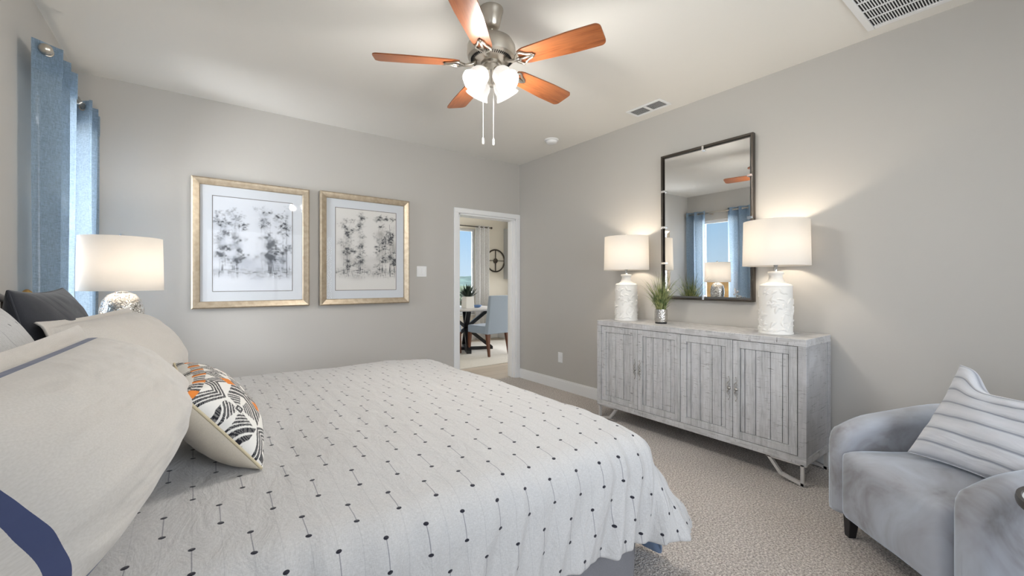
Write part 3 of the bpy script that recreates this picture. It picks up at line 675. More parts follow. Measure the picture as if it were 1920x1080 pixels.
# ---------------------------------------------------------------- pillows
def pillow_parts(w, h, t, n=60, flange=0, seed=0, pinch=.06, sag=.0, wr=.006, pw=.5, chop=0, fb=(1, .95)):
    """front and back grids in local coords: x across, y up, z out of the face"""
    a = np.linspace(-1, 1, n); u, v = np.meshgrid(a, a, indexing='ij'); u = np.sign(u)*(1-(1-np.abs(u))**1.4); v = np.sign(v)*(1-(1-np.abs(v))**1.4)
    fl = 1-flange/(w/2); fv = 1-flange/(h/2); uu = np.clip(np.abs(u)/fl, 0, 1); vv = np.clip(np.abs(v)/fv, 0, 1)
    g = ((1-uu**2.4)*(1-vv**2.4))**pw; g = g*(1-.25*sag*v)
    x = w/2*u*(1-pinch*(1-v**2)*np.abs(u)**3); y = h/2*v*(1-pinch*(1-u**2)*np.abs(v)**3)
    if chop:
        dn = np.exp(-((u-.10)/.52)**4)*np.clip((v+.2)/1.2, 0, 1)**1.5; y = y-chop*dn
        g = g*(1+.35*dn)
    nz = np.zeros_like(u)
    for i in np.ndindex(u.shape): nz[i] = mn.noise(Vector((u[i]*2.2+seed, v[i]*2.2*h/w, seed)))*1.0+.5*mn.noise(Vector((u[i]*5+v[i]*2+seed, v[i]*5, seed+5)))
    edge = .0035
    f = np.stack([x, y, t/2*g*fb[0]+edge+wr*nz*np.minimum(1, g*2)+(.004*np.sin(v*19+u*3)*(1-np.minimum(1, g*3)) if flange else 0)], -1); b = f.copy(); b[..., 2] = -(t/2*g*fb[1]+edge)+wr*.7*nz*np.minimum(1, g*2)+(.004*np.sin(v*19+u*3)*(1-np.minimum(1, g*3)) if flange else 0)
    uv = np.stack([w/2*u, h/2*v], -1)
    return f, b, uv
def frame_matrix(c, lateral, up):
    X = Vector(lateral).normalized(); Y = Vector(up); Y = (Y-X*Y.dot(X)).normalized(); Z = X.cross(Y)
    return Matrix(((X.x, Y.x, Z.x, c[0]), (X.y, Y.y, Z.y, c[1]), (X.z, Y.z, Z.z, c[2]), (0, 0, 0, 1)))
def edge_pts(f, b, step=1):
    n = f.shape[0]; m = (f+b)/2; P = [m[i, 0] for i in range(0, n, step)]+[m[n-1, j] for j in range(0, n, step)]+[m[i, n-1] for i in range(n-1, -1, -step)]+[m[0, j] for j in range(n-1, -1, -step)]
    out = []
    for p in P:
        if not out or (Vector(p)-Vector(out[-1])).length > .004: out.append(p)
    return out[:-1] if (Vector(out[0])-Vector(out[-1])).length < .006 else out
def pillow(name, label, M, w, h, t, mat, group=None, bend=0, piping=None, backmat=None, cat='pillow', frontcol=None, n=60, **kw):
    f, b, uv = pillow_parts(w, h, t, n, **kw)
    if bend:
        for g in (f, b): g[..., 2] -= bend*(g[..., 0]/(w/2))**2
    root = thing(name, label, cat); root.matrix_world = M; root.rotation_mode = 'XYZ'
    if group: root['group'] = group
    if backmat or frontcol is not None:
        grid_mesh('front_panel', f, mat, root, uv=uv, col=frontcol); grid_mesh('back_panel', b[:, ::-1].copy(), backmat, root, uv=uv[:, ::-1].copy())
    else:
        nn = f.shape[0]
        idx = np.arange(nn*nn).reshape(nn, nn); q1 = np.stack([idx[:-1, :-1], idx[1:, :-1], idx[1:, 1:], idx[:-1, 1:]], -1).reshape(-1, 4); q2 = (q1+nn*nn)[:, ::-1]
        per = list(idx[:, 0])+list(idx[-1, 1:])+list(idx[-2::-1, -1])+list(idx[0, -2:0:-1]); per = [int(p) for p in per]; q3 = [(per[i], per[i-1], per[i-1]+nn*nn, per[i]+nn*nn) for i in range(len(per))]
        V = np.concatenate([f.reshape(-1, 3), b.reshape(-1, 3)]); UVv = np.concatenate([uv.reshape(-1, 2)]*2); F = q1.tolist()+q2.tolist()+q3
        me = bpy.data.meshes.new('cover'); me.from_pydata(V.tolist(), [], F); l = me.uv_layers.new(name='UV'); li = np.array([i for ff in F for i in ff]); l.data.foreach_set('uv', UVv[li].astype('f').ravel())
        me.polygons.foreach_set('use_smooth', [True]*len(F)); me.materials.append(mat); o = bpy.data.objects.new('cover', me); COL.objects.link(o); o.parent = root
    if piping:
        bm = NB(); tube(bm, edge_pts(f, b), piping[1], 6, closed=True); obj('piping', bm, piping[0], root, smooth=True)
    return root
up_s = Vector((-.40, 0, .92)).normalized()
def lean(bx, y, z, h, up): return Vector((bx, y, z))+Vector(up).normalized()*h/2
# charcoal and dotted square cushions against the headboard
M = frame_matrix(lean(-.40, 2.50, .67, .54, (-.20, 0, .97)), (0, 1, 0), (-.20, 0, .97)); pillow('euro_pillow', 'large charcoal pillow at the back of the bed, against the headboard', M, .72, .54, .20, M_charcoal, seed=2, piping=(M_charcoal, .004))
M = frame_matrix(lean(-.34, 1.62, .67, .50, (-.30, 0, .95)), (0, 1, 0), (-.30, 0, .95)); pillow('euro_pillow', 'square dotted pillow matching the bedspread, behind the nearest white sham', M, .74, .50, .18, M_duvet, seed=5)
def placed(P00, P10, P01):   # bottom near corner, bottom far corner, top near corner -> frame
    P00, P10, P01 = map(Vector, (P00, P10, P01)); lat = P10-P00; up = P01-P00; return frame_matrix(P00+lat/2+up/2, lat, up)
M = placed((-.175, .835, .690), (-.095, 1.895, .700), (-.385, .845, 1.075)); pillow('pillow_sham', 'nearest large white pillow sham with navy band, filling the lower left', M, 1.06, .45, .27, M_sham, flange=.045, seed=1, n=90, wr=.012, pinch=.05, fb=(1.5, .5), sag=1.1, pw=.42)
M = placed((-.20, 2.07, .705), (-.06, 2.97, .705), (-.43, 2.10, 1.08)); pillow('pillow_sham', 'farther plain white pillow sham, behind the embroidered lumbar pillow', M, .92, .47, .24, M_plain_sham, flange=.03, seed=9, n=80, wr=.012, pinch=.05, fb=(1.3, .6), sag=.6)
# embroidered lumbar pillow
def embroidery(uv, w, h):
    x = uv[..., 0]; y = uv[..., 1]; C = np.zeros(x.shape+(3,)); white = np.array((.78, .76, .72)); black = np.array((.012, .012, .018)); orange = np.array((.72, .22, .03))
    C[:] = white; per = .235
    cx = np.round(x/per)*per; lx = x-cx; ly = y-.01
    a = np.abs(lx)+np.abs(ly)*.9
    m = np.zeros(x.shape, bool)
    # nested chevrons round each medallion
    ring = (a > .078) & (a < .16); m |= ring & (((a-.078) % .024) < .0165)
    # feathered star
    ang = np.arctan2(ly, lx); rr = np.hypot(lx, ly); sp = np.abs(np.sin(2*ang))
    m |= (a < .072) & (sp > .42) & (rr > .016) & ((a % .0125) < .0085)
    m |= (np.maximum(np.abs(lx), np.abs(ly)) < .011) & (np.maximum(np.abs(lx), np.abs(ly)) > .0045)
    m |= (np.maximum(np.abs(lx), np.abs(ly)) < .002)
    # zigzags top and bottom
    for yc, s in ((h/2-.052, 1), (-h/2+.045, -1)):
        z = np.abs(((x+per/2) % (per/2))-per/4)*.7; d = (y-yc)*s+z-.022; band = np.abs(d) < .022; m = np.where(np.abs(y-yc) < .04, band & (((d+.022) % .0125) < .0085), m)
    # block border along the top and bottom
    for yc in (h/2-.016, -h/2+.016):
        rowm = np.abs(y-yc) < .009; m = np.where(rowm, ((x % .024) < .014), m)
    C[m] = black
    # fine stitch texture: light threads through the black
    st = m & ((np.abs((x*1.0+y*2.1) % .0062) < .0012)); C[st] = white*.55
    lxo = (x % per)-per/2; lyo = np.abs(y-.01); o = (np.abs(lxo)*.8+np.abs(lyo-.062)*.9 < .024); C[o] = orange
    o2 = (np.abs(y-(h/2-.016)) < .010) & ((x % .096) < .026); C[o2] = orange
    return C
wl_, hl_ = .58, .31
_, _, uvl = pillow_parts(wl_, hl_, .2, 260, seed=3)
upl = Vector((-.17, 0, .225)).normalized()
M = frame_matrix(lean(.135, 1.72, .678, hl_, upl), (-.06, 1, 0), upl)
pillow('lumbar_pillow', 'cream lumbar pillow embroidered with black and orange geometric pattern', M, wl_, hl_, .20, M_embroid, backmat=M_cream_cloth, frontcol=embroidery(uvl, wl_, hl_), seed=3, n=260, wr=.006, piping=(simple('ecru_piping', (.58, .50, .34), .8), .004))

# ---------------------------------------------------------------- nightstand and silver lamp
ns = thing('nightstand', 'white nightstand beside the bed under the silver lamp', 'nightstand', (-.345, 3.50, 0))
bm = NB(); box(bm, -.19, .20, -.33, .33, .12, .68); obj('body', bm, M_trim, ns, bevel=.004)
bm = NB(); box(bm, -.20, .22, -.34, .34, .68, .705); obj('top', bm, M_trim, ns, bevel=.004)
for z in (.15, .41):
    bm = NB(); box(bm, .20, .222, -.31, .31, z, z+.24); dr = obj('drawer', bm, M_trim, ns, bevel=.004)
    bm = NB(); sphere(bm, (.238, 0, z+.12), .016); obj('knob', bm, M_nickel, dr, smooth=True)
for sx_ in (-1, 1):
    for sy_ in (-1, 1): bm = NB(); taper(bm, (sx_*.165, sy_*.30, 0), .014, (sx_*.165, sy_*.30, .12), .022); obj('leg', bm, M_trim, ns)
def shade_shell(bm, rb, rt, z0, z1, sx=1, sy=1):
    lathe(bm, [(rb, z0), (rt, z1), (rt-.0025, z1), (rb-.0025, z0), (rb, z0)], 72, cap=False, sx=sx, sy=sy)
def mosaic():
    t = NT('silver_mosaic', .22, metal=.85); c = t.coord(); e = t.voronoi(c, 55, 'DISTANCE_TO_EDGE'); cc = t.voronoi(c, 55, 'F1', 'Color'); g = t.n.new('ShaderNodeSeparateColor'); t.l.new(cc, g.inputs[0])
    k = t.ramp(g.outputs[0], [(0, (.55, .53, .50)), (.5, (.78, .77, .75)), (1, (.92, .92, .90))]); t.base(t.mix(t.math('LESS_THAN', e, .05), k, (.25, .23, .2))); b = t.bump(e, .7, .004)
    t.bump(g.outputs[0], .5, .006, b); return t.m
l1 = thing('table_lamp', 'table lamp with silver mosaic base and wide white drum shade by the curtains', 'lamp', (-.377, 3.57, .705))
Lz = .705
bm = NB(); lathe(bm, [(.055, 0), (.085, .004), (.09, .02), (.075, .05), (.082, .10), (.098, .20), (.108, .29), (.106, .35), (.092, .41), (.065, .445), (.035, .458)], 56); obj('base', bm, mosaic(), l1, smooth=True)
bm = NB(); lathe(bm, [(.034, .455), (.036, .462), (.012, .466), (.010, .50), (.013, .505), (.013, .525)], 24)
tube(bm, [(0, 0, .52), (.07, 0, .60), (.075, 0, .70), (.03, 0, .775), (0, 0, .79)], .002, 6); tube(bm, [(0, 0, .52), (-.07, 0, .60), (-.075, 0, .70), (-.03, 0, .775), (0, 0, .79)], .002, 6); obj('neck', bm, M_chrome, l1, auto=40)
bm = NB(); shade_shell(bm, .204, .198, .470, .800); obj('lamp_shade', bm, M_shade, l1, smooth=True)
bm = NB(); lathe(bm, [(.005, .785), (.006, .795), (.012, .80), (.016, .81), (.012, .82), (.004, .826)], 20); obj('finial', bm, M_chrome, l1, smooth=True)
bm = NB(); sphere(bm, (0, 0, .58), .028, 1.2); obj('bulb', bm, M_bulb, l1, smooth=True)
lamp_light('nightstand_lamp_light', 'POINT', (-.377, 3.57, Lz+.66), 9, (1, .88, .74), .04)

sc_ = thing('metal_sculpture', 'small chrome ball and rod sculpture on the nightstand, seen in the mirror', 'ornament', (-.36, 3.23, .705))
rs = random.Random(21)
for k, (cx_, cy_, cz_, rr_) in enumerate([(0, 0, .07, .07), (.03, .05, .16, .055), (-.02, -.04, .24, .06), (.01, .03, .31, .05)]):
    bm = NB()
    for q in range(7):
        d = Vector((rs.gauss(0, 1), rs.gauss(0, 1), rs.gauss(0, 1))).normalized()*rr_; p = Vector((cx_, cy_, cz_))+d
        if p.z < .016: p.z = .016
        tube(bm, [(cx_, cy_, cz_), p], .003, 6); sphere(bm, p, .014, 1, 12, 8)
    tube(bm, [(cx_, cy_, cz_), (0, 0, .012) if k == 0 else (0, 0, .07)], .004, 6); sphere(bm, (cx_, cy_, cz_), .012, 1, 12, 8)
    obj('cluster', bm, M_chrome, sc_, smooth=True)
bm = NB(); lathe(bm, [(.045, 0), (.045, .008), (.008, .013)], 24); obj('base', bm, M_chrome, sc_, auto=40)

# ---------------------------------------------------------------- dresser
DL, DD = 1.63, .42; dx0, dx1, dy0, dy1 = 2.892, 3.315, .944, 2.574; DZ0, DZ1 = .132, .885
dr = thing('sideboard', 'long whitewashed plank sideboard with four doors below the mirror', 'sideboard', ((dx0+dx1)/2, (dy0+dy1)/2, 0)); ox, oy = dr.location.x, dr.location.y
X0, X1, Y0, Y1 = dx0-ox, dx1-ox, dy0-oy, dy1-oy; FT = .045
bm = NB(); box(bm, X0, X1, Y0, Y1, DZ1-FT, DZ1); obj('top', bm, M_wash_h, dr, bevel=.003)
bm = NB(); box(bm, X0, X1, Y0, Y1, DZ0, DZ0+FT); obj('bottom_rail', bm, M_wash_h, dr, bevel=.003)
for ya, yb in ((Y0, Y0+FT), (Y1-FT, Y1)):
    bm = NB(); box(bm, X0, X0+.045, ya, yb, DZ0+FT, DZ1-FT); box(bm, X1-.045, X1, ya, yb, DZ0+FT, DZ1-FT)
    box(bm, X0+.045, X1-.045, ya+.006, yb-.006, DZ0+FT, DZ1-FT)
    obj('side_panel', bm, M_wash_shade if ya == Y0 else M_wash_v, dr, bevel=.002)
bm = NB(); box(bm, X1-.01, X1-.002, Y0+FT, Y1-FT, DZ0+FT, DZ1-FT); box(bm, X0+.03, X0+.034, Y0+FT, Y1-FT, DZ0+FT, DZ1-FT); obj('gap_backing', bm, M_dark, dr)  # near-black sheet behind the doors stands in for shade in the gaps
z0, z1 = DZ0+FT+.003, DZ1-FT-.003; ya, yb = Y0+FT+.003, Y1-FT-.003; dw = (yb-ya)/4
def scroll_handle(bm, x, y, zc):
    # pair of mirrored scrolls with a centre ring
    for s in (-1, 1):
        P = []
        for k in range(17):
            q = k/16; P.append((x-.008, y+.010*math.sin(q*2*PI)*(1-.3*q), zc+s*(.012+.062*q)))
        tube(bm, P, .003, 6, rs=[.0035-.0018*k/16 for k in range(17)])
        P = [(x-.008, y+.009*math.cos(a), zc+s*.030+.010*math.sin(a)) for a in np.linspace(0, 2*PI, 14)[:-1]]; tube(bm, P, .002, 6, closed=True)
        sphere(bm, (x-.008, y, zc+s*.078), .004, 1, 8, 6)
    lathe(bm, [(.012, 0), (.012, .006), (.006, .010), (.003, .012)], 16, Matrix.Translation((x, y, zc)) @ Matrix.Rotation(-PI/2, 4, 'Y'))
for k in range(4):   # k=0 nearest (right in the photo)
    a, b = ya+k*dw+.002, ya+(k+1)*dw-.002
    bm = NB(); xf = X0+.004; st = .045
    box(bm, xf, xf+.022, a, a+st, z0, z1); box(bm, xf, xf+.022, b-st, b, z0, z1); box(bm, xf+.0005, xf+.022, a+st, b-st, z1-.050, z1); box(bm, xf+.0005, xf+.022, a+st, b-st, z0, z0+.050)
    ys = [a+st+.002, a+st+.032, (a+b)/2-.048, (a+b)/2+.040, b-st-.034, b-st-.002] if k % 2 else [a+st+.002, a+st+.036, (a+b)/2-.040, (a+b)/2+.048, b-st-.030, b-st-.002]
    for p, q in zip(ys, ys[1:]): box(bm, xf+.005+.001*random.random(), xf+.02, p+.0018, q-.0018, z0+.052, z1-.052)
    d = obj('door', bm, M_wash_v, dr, bevel=.0015)
    yh = b-.022 if k in (0, 2) else a+.022
    bm = NB(); scroll_handle(bm, xf, yh, (z0+z1)/2); obj('handle', bm, M_pewter, d, smooth=True)
# door gaps read dark: backing sits right behind
def leg_frame(ys, s):
    bm = NB(); w = .011
    for xx in (X0+.02, ):
        pass
    x = X0+.014
    yo = ys; yi = ys+s*.20; yb_ = ys+s*.125
    def bar(p, q):
        p, q = Vector(p), Vector(q); d = (q-p); L = d.length; d.normalize(); X = Vector((1, 0, 0)); Z = d; Yv = Z.cross(X)
        Mx = Matrix(((X.x, Yv.x, Z.x, p.x), (X.y, Yv.y, Z.y, p.y), (X.z, Yv.z, Z.z, p.z), (0, 0, 0, 1))); box(bm, -w, w, -w*.8, w*.8, 0, L, Mx)
    bar((x, yo+s*.012, 0), (x, yo+s*.012, DZ0)); bar((x, yo+s*.0, .010), (x, yb_, .010+.03)) ; bar((x, yb_, .035), (x, yi, DZ0)); box(bm, x-w, x+w, min(yo, yi)-.01, max(yo, yi)+.01, DZ0-.008, DZ0)
    return bm
for ye, s in ((Y0+.012, 1), (Y1-.012, -1)):
    for dxo in (0, X1-X0-.03):
        bm = leg_frame(ye, s); bmesh.ops.translate(bm, vec=(dxo, 0, 0), verts=bm.verts); obj('leg', bm, simple('painted_leg', (.50, .48, .46), .5), dr)

# ---------------------------------------------------------------- white relief lamps
def relief_base():
    rs = random.Random(12); R0 = .098; z0, z1 = .0, .315; nA, nZ = 220, 120
    A, Z = np.meshgrid(np.linspace(0, 2*PI, nA, endpoint=False), np.linspace(z0, z1, nZ), indexing='ij'); Hh = np.zeros_like(A)
    leaves = []
    for k in range(120):
        leaves.append((rs.uniform(0, 2*PI), rs.uniform(.02, z1-.025), rs.uniform(-1.3, 1.3)+(0 if k % 2 else PI/3), rs.uniform(.018, .032), rs.uniform(.006, .010)))
    for (a, z, r, L, Wd) in leaves:
        dx = ((A-a+PI) % (2*PI)-PI)*R0; dz = Z-z; c, s = math.cos(r), math.sin(r); p = dx*c+dz*s; q = -dx*s+dz*c+.25*p*p/L
        val = 1-(p/L)**2-(q/(Wd*np.clip(1-np.abs(p/L)*.5, .3, 1)))**2; v = np.sqrt(np.clip(val, 0, 1))*.0066; v -= .0026*np.exp(-(q/.0012)**2)*(val > 0); Hh = np.maximum(Hh, v)
    prof = np.where((Z < .012), R0+.004, R0)
    prof = prof*(1-.02*(Z/z1)); rr = prof+Hh*np.clip((Z-.012)/.008, 0, 1)*np.clip((z1-.008-Z)/.008, 0, 1)
    bm = NB(); rings = []
    for j in range(nZ): rings.append([bm.verts.new((rr[i, j]*math.cos(A[i, j]), rr[i, j]*math.sin(A[i, j]), Z[i, j])) for i in range(nA)])
    extra = [(R0*.99, z1+.001), (R0*.98, z1+.005), (.088, z1+.014), (.064, z1+.022), (.049, z1+.034), (.042, z1+.050), (.039, z1+.066), (.040, z1+.078), (.046, z1+.082), (.048, z1+.092), (.045, z1+.098), (.018, z1+.101)]
    for r, z in extra: rings.append([bm.verts.new((r*math.cos(2*PI*i/nA), r*math.sin(2*PI*i/nA), z)) for i in range(nA)])
    for a, b in zip(rings, rings[1:]):
        for i in range(nA): bm.faces.new((a[i], a[(i+1) % nA], b[(i+1) % nA], b[i]))
    bm.faces.new(rings[0][::-1]); bm.faces.new(rings[-1]); return bm
def relief_lamp(label, x, y):
    t = thing('table_lamp', label, 'lamp', (x, y, DZ1), 0, 'matching white relief lamps on the sideboard')
    obj('base', relief_base(), M_ceramic, t, smooth=True)
    bm = NB(); lathe(bm, [(.012, .413), (.012, .455), (.016, .46), (.016, .50)], 20); tube(bm, [(0, 0, .47), (.06, 0, .54), (.065, 0, .66), (.02, 0, .745), (0, 0, .752)], .002, 6); tube(bm, [(0, 0, .47), (-.06, 0, .54), (-.065, 0, .66), (-.02, 0, .745), (0, 0, .752)], .002, 6); obj('neck', bm, M_chrome, t, auto=40)
    bm = NB(); shade_shell(bm, .198, .192, .452, .752); obj('lamp_shade', bm, M_shade, t, smooth=True)
    bm = NB(); sphere(bm, (0, 0, .535), .03, 1.2); obj('bulb', bm, M_bulb, t, smooth=True)
    bm = NB(); lathe(bm, [(.004, .75), (.006, .757), (.010, .765), (.008, .773), (.003, .777)], 16); obj('finial', bm, M_ceramic, t, smooth=True)
    lamp_light('relief_lamp_light', 'POINT', (x, y, DZ1+.63), 7.5, (1, .86, .68), .03)
    return t
relief_lamp('white ceramic relief lamp on the near end of the sideboard, closer to the armchair', 3.115, 1.195)
relief_lamp('white ceramic relief lamp on the far end of the sideboard, left of the grass plant', 3.115, 2.425)

# ---------------------------------------------------------------- potted grass
pg = thing('grass_plant', 'green ornamental grass in a hammered silver pot on the sideboard', 'plant', (3.08, 2.045, DZ1))
bm = NB(); lathe(bm, [(.046, 0), (.047, .008), (.047, .014)], 40); obj('pot_foot', bm, M_black, pg, auto=40)
th = NT('hammered_silver', .25, (.55, .53, .50), 1); vv_ = th.voronoi(th.coord(), 90); th.bump(vv_, .6, .004)
bm = NB(); lathe(bm, [(.048, .014), (.051, .03), (.0515, .06), (.051, .10), (.049, .118), (.046, .118), (.045, .10), (.01, .098)], 48); obj('pot', bm, th.m, pg, auto=40)
bm = NB(); rs = random.Random(5)
for k in range(230):
    a = rs.uniform(0, 2*PI); L = rs.uniform(.15, .36); sp = rs.uniform(.02, .75)*(1 if k % 4 else 1.6); base = Vector((rs.uniform(0, .03)*math.cos(a), rs.uniform(0, .03)*math.sin(a), .09)); n = 7; wd = rs.uniform(.0022, .0042)
    side = Vector((-math.sin(a), math.cos(a), 0)); prev = None; pos = base.copy(); th_ = sp*.5
    for q in range(n+1):
        u = q/n; w = wd*(1-u**1.5)+.0004; p = (bm.verts.new(pos-side*w), bm.verts.new(pos+side*w))
        if prev: bm.faces.new((prev[0], prev[1], p[1], p[0]))
        prev = p; th_ += sp*.30*(u+.3); pos = pos+Vector((math.cos(a)*math.sin(th_), math.sin(a)*math.sin(th_), math.cos(th_)))*L/n
obj('foliage', bm, M_grass, pg)

# ---------------------------------------------------------------- mirror
mi = thing('wall_mirror', 'tall rectangular mirror in a dark bronze frame above the sideboard', 'mirror', (XR-.028, 1.797, 1.709)); mi.rotation_euler = (0, -math.radians(.42), 0)
hw, hh = .386, .629; fb = .013
bm = NB()
box(bm, -.02, .018, -hw, -hw+fb*1.3, -hh, hh); box(bm, -.02, .018, hw-fb*1.3, hw, -hh, hh); box(bm, -.02, .018, -hw+fb*1.3, hw-fb*1.3, hh-fb*1.3, hh); box(bm, -.02, .018, -hw+fb*1.3, hw-fb*1.3, -hh, -hh+fb*1.3); obj('frame', bm, M_bronze, mi, bevel=.002)
gp = .030
bm = NB(); box(bm, -.004, .001, -hw+gp, hw-gp, -hh+gp, hh-gp); obj('mirror_glass', bm, M_mirror, mi)
bm = NB(); box(bm, .0012, .006, -hw+gp+.002, hw-gp-.002, -hh+gp+.002, hh-gp-.002); obj('backing', bm, M_black, mi)
for s in (-1, 1):
    for z in (-.315, 0, .315):
        bm = NB(); y = s*(hw-.024); box(bm, -.025, -.004, y-.019, y+.019, z-.009, z+.009); obj('clip', bm, M_chrome, mi, bevel=.0015)
    bm = NB(); z = s*(hh-.024); box(bm, -.025, -.004, -.009, .009, z-.019, z+.019); obj('clip', bm, M_chrome, mi, bevel=.0015)

# ---------------------------------------------------------------- barrel armchair
face = Vector((-.76, .65)).normalized(); aw_ = .37
front_mid = Vector((2.265, .465)); cen = front_mid-face*.37
ac = thing('armchair', 'blue-grey velvet barrel armchair with black legs in the right corner', 'armchair', (cen.x, cen.y, 0), math.atan2(face.x, -face.y))
# local -Y is the chair's front
def shell():
    path = []; r = .245; hwid = .315
    yf = -.315; n1 = 14
    for i in range(n1): path.append(Vector((-hwid-.01*(1-i/n1)*0, yf+(.06-yf)*i/n1)))
    for i in range(33): a = PI-PI*i/32; path.append(Vector((hwid*math.cos(a), .06+.255*math.sin(a))))
    for i in range(1, n1+1): path.append(Vector((hwid, .06+(yf-.06)*i/n1)))
    N = len(path); L = [0]
    for i in range(1, N): L.append(L[-1]+(path[i]-path[i-1]).length)
    tot = L[-1]
    def prof(h, th, k=1.0):
        pts = []; zb = .125; R = th*.5*.92
        # rounded top, straight sides, soft bottom edge
        pts.append((-th/2*.9, zb)); pts.append((-th/2, zb+.02))
        for j in range(1, 6): pts.append((-th/2, zb+.02+(h-R-zb-.02)*j/6))
        for j in range(0, 13): a = PI-PI*j/12; pts.append((R*math.cos(a)*(th/2/R), h-R+R*math.sin(a)))
        for j in range(5, 0, -1): pts.append((th/2, zb+.02+(h-R-zb-.02)*j/6))
        pts.append((th/2, zb+.02)); pts.append((th/2*.9, zb)); return pts
    bm = NB(); rings = []
    def ring(c, nrm, h, th, sc, push):
        hm = (h+.125)/2
        return [bm.verts.new((c.x+nrm.x*q*sc, c.y+nrm.y*q*sc, (z if sc == 1 else .125+(z-.125)*(1-(1-sc)*.42)))) for q, z in prof(h, th)]
    def at(i):
        u = L[i]/tot; s = math.sin(PI*u)**1.2; h = .565+.115*s; th = .120+.02*s; return h, th
    ends = []
    for i in range(N):
        t = (path[min(i+1, N-1)]-path[max(i-1, 0)]).normalized(); nrm = Vector((-t.y, t.x)); h, th = at(i)
        dist = min(L[i], tot-L[i]); hh_ = h-.035*max(0, 1-dist/.14)**2
        if i == 0:
            for k in range(7, 0, -1):
                a = k/7*PI/2; sc = max(math.cos(a), .05); rings.append(ring(path[0]-t*.05*math.sin(a), nrm, hh_, th, sc, 0))
        rings.append(ring(path[i], nrm, hh_, th, 1, 0))
        if i == N-1:
            for k in range(1, 8):
                a = k/7*PI/2; sc = max(math.cos(a), .05); rings.append(ring(path[-1]+t*.05*math.sin(a), nrm, hh_, th, sc, 0))
    m = len(rings[0])
    for a, b in zip(rings, rings[1:]):
        for k in range(m): bm.faces.new((a[k], a[(k+1) % m], b[(k+1) % m], b[k]))
    bm.faces.new(rings[0]); bm.faces.new(rings[-1][::-1]); return bm
obj('backrest', shell(), M_velvet, ac, smooth=True)
def rounded_block(x, y0, y1, z0, z1, r, crown=.0, n=40):
    # superellipsoid-like cushion from a subdivided box
    bm = NB(); bmesh.ops.create_cube(bm, size=2); bmesh.ops.subdivide_edges(bm, edges=bm.edges, cuts=14, use_grid_fill=True)
    sx, sy, sz = x, (y1-y0)/2, (z1-z0)/2; c = Vector((0, (y0+y1)/2, (z0+z1)/2))
    for v in bm.verts:
        p = Vector((v.co.x*sx, v.co.y*sy, v.co.z*sz)); q = Vector((max(-sx+r, min(sx-r, p.x)), max(-sy+r, min(sy-r, p.y)), max(-sz+r, min(sz-r, p.z))))
        d = p-q
        if d.length > 1e-6: p = q+d.normalized()*min(r, d.length if d.length < r else r)
        if v.co.z > .9: p.z += crown*(1-v.co.x**2)*(1-(v.co.y)**2)
        if v.co.y < -.9: p.y -= crown*.6*(1-v.co.x**2)*(1-v.co.z**2)
        p.z += .004*vnoise(p.x*7, p.y*7, 2); v.co = p+c
    return bm
obj('seat', rounded_block(.254, -.375, .26, .125, .440, .035, .025), M_velvet, ac, smooth=True)
bm = NB(); box(bm, -.30, .30, -.30, .25, .11, .135); obj('underframe', bm, M_black, ac)
for sx_ in (-1, 1):
    for yy in (-.29, .24):
        bm = NB(); taper(bm, (sx_*(.30 if yy < 0 else .22), yy, 0), .016, (sx_*(.29 if yy < 0 else .21), yy, .13), .025); obj('leg', bm, M_black, ac, bevel=.003)
# striped cushion in the chair
cu = Vector((.50, -.30, .82)); cl = Vector((.42, .90, .06)); BL = Vector((2.50, .425, .492))
X_ = cl.normalized(); Y_ = (cu-X_*cu.dot(X_)).normalized(); cc_ = BL+Y_*.225-X_*.225+X_.cross(Y_)*.02
M = frame_matrix(cc_, cl, cu); pillow('throw_pillow', 'pale blue striped throw pillow leaning in the armchair', M, .48, .46, .18, M_stripe, seed=8, pinch=.09, piping=(M_stripe, .003), wr=.014, chop=.10)

# ---------------------------------------------------------------- side table
st_ = thing('side_table', 'small round side table with white top and dark rim at the right edge', 'side table', (1.932, -.083, 0))
bm = NB(); lathe(bm, [(.170, .598), (.170, .606), (.01, .6065)], 64); obj('tabletop', bm, simple('white_marble', (.82, .82, .82), .2), st_, auto=40)
bm = NB(); lathe(bm, [(.170, .590), (.182, .590), (.184, .60), (.182, .612), (.172, .612), (.170, .606), (.170, .590)], 64, cap=False); obj('rim', bm, M_bronze, st_, auto=40)
bm = NB(); lathe(bm, [(.15, 0), (.15, .008), (.02, .014), (.012, .02), (.012, .58), (.05, .596)], 40); obj('pedestal', bm, M_bronze, st_, auto=40)

# ---------------------------------------------------------------- dining room things
rg = NB(); box(rg, 2.9, 5.3, 5.15, 7.3, -.002, .008); tagp(obj('area_rug', rg, simple('cream_rug', (.66, .63, .58), .95, nscale=60)), 'cream area rug with tan edge under the dining table', 'rug')
tb = thing('dining_table', 'round white topped dining table with black crossed pedestal beyond the doorway', 'table', (3.90, 6.58, .008))
bm = NB(); lathe(bm, [(.56, .725), (.60, .735), (.60, .757), (.59, .762), (.01, .763)], 64); obj('tabletop', bm, simple('pale_tabletop', (.72, .70, .68), .35), tb, auto=40)
def beam(bm, p, q, w, h_):
    p, q = Vector(p), Vector(q); d = q-p; L = d.length; d.normalize(); X = d.cross(Vector((0, 0, 1)));
    X = X.normalized() if X.length > .01 else Vector((1, 0, 0)); Yv = d.cross(X); Mx = Matrix(((X.x, Yv.x, d.x, p.x), (X.y, Yv.y, d.y, p.y), (X.z, Yv.z, d.z, p.z), (0, 0, 0, 1))); box(bm, -w, w, -h_, h_, 0, L, Mx)
bm = NB()
for k in range(4):
    a = PI/4+k*PI/2+.35; c, s = math.cos(a), math.sin(a); beam(bm, (c*.46, s*.46, .03), (-c*.40, -s*.40, .72), .04, .03); 
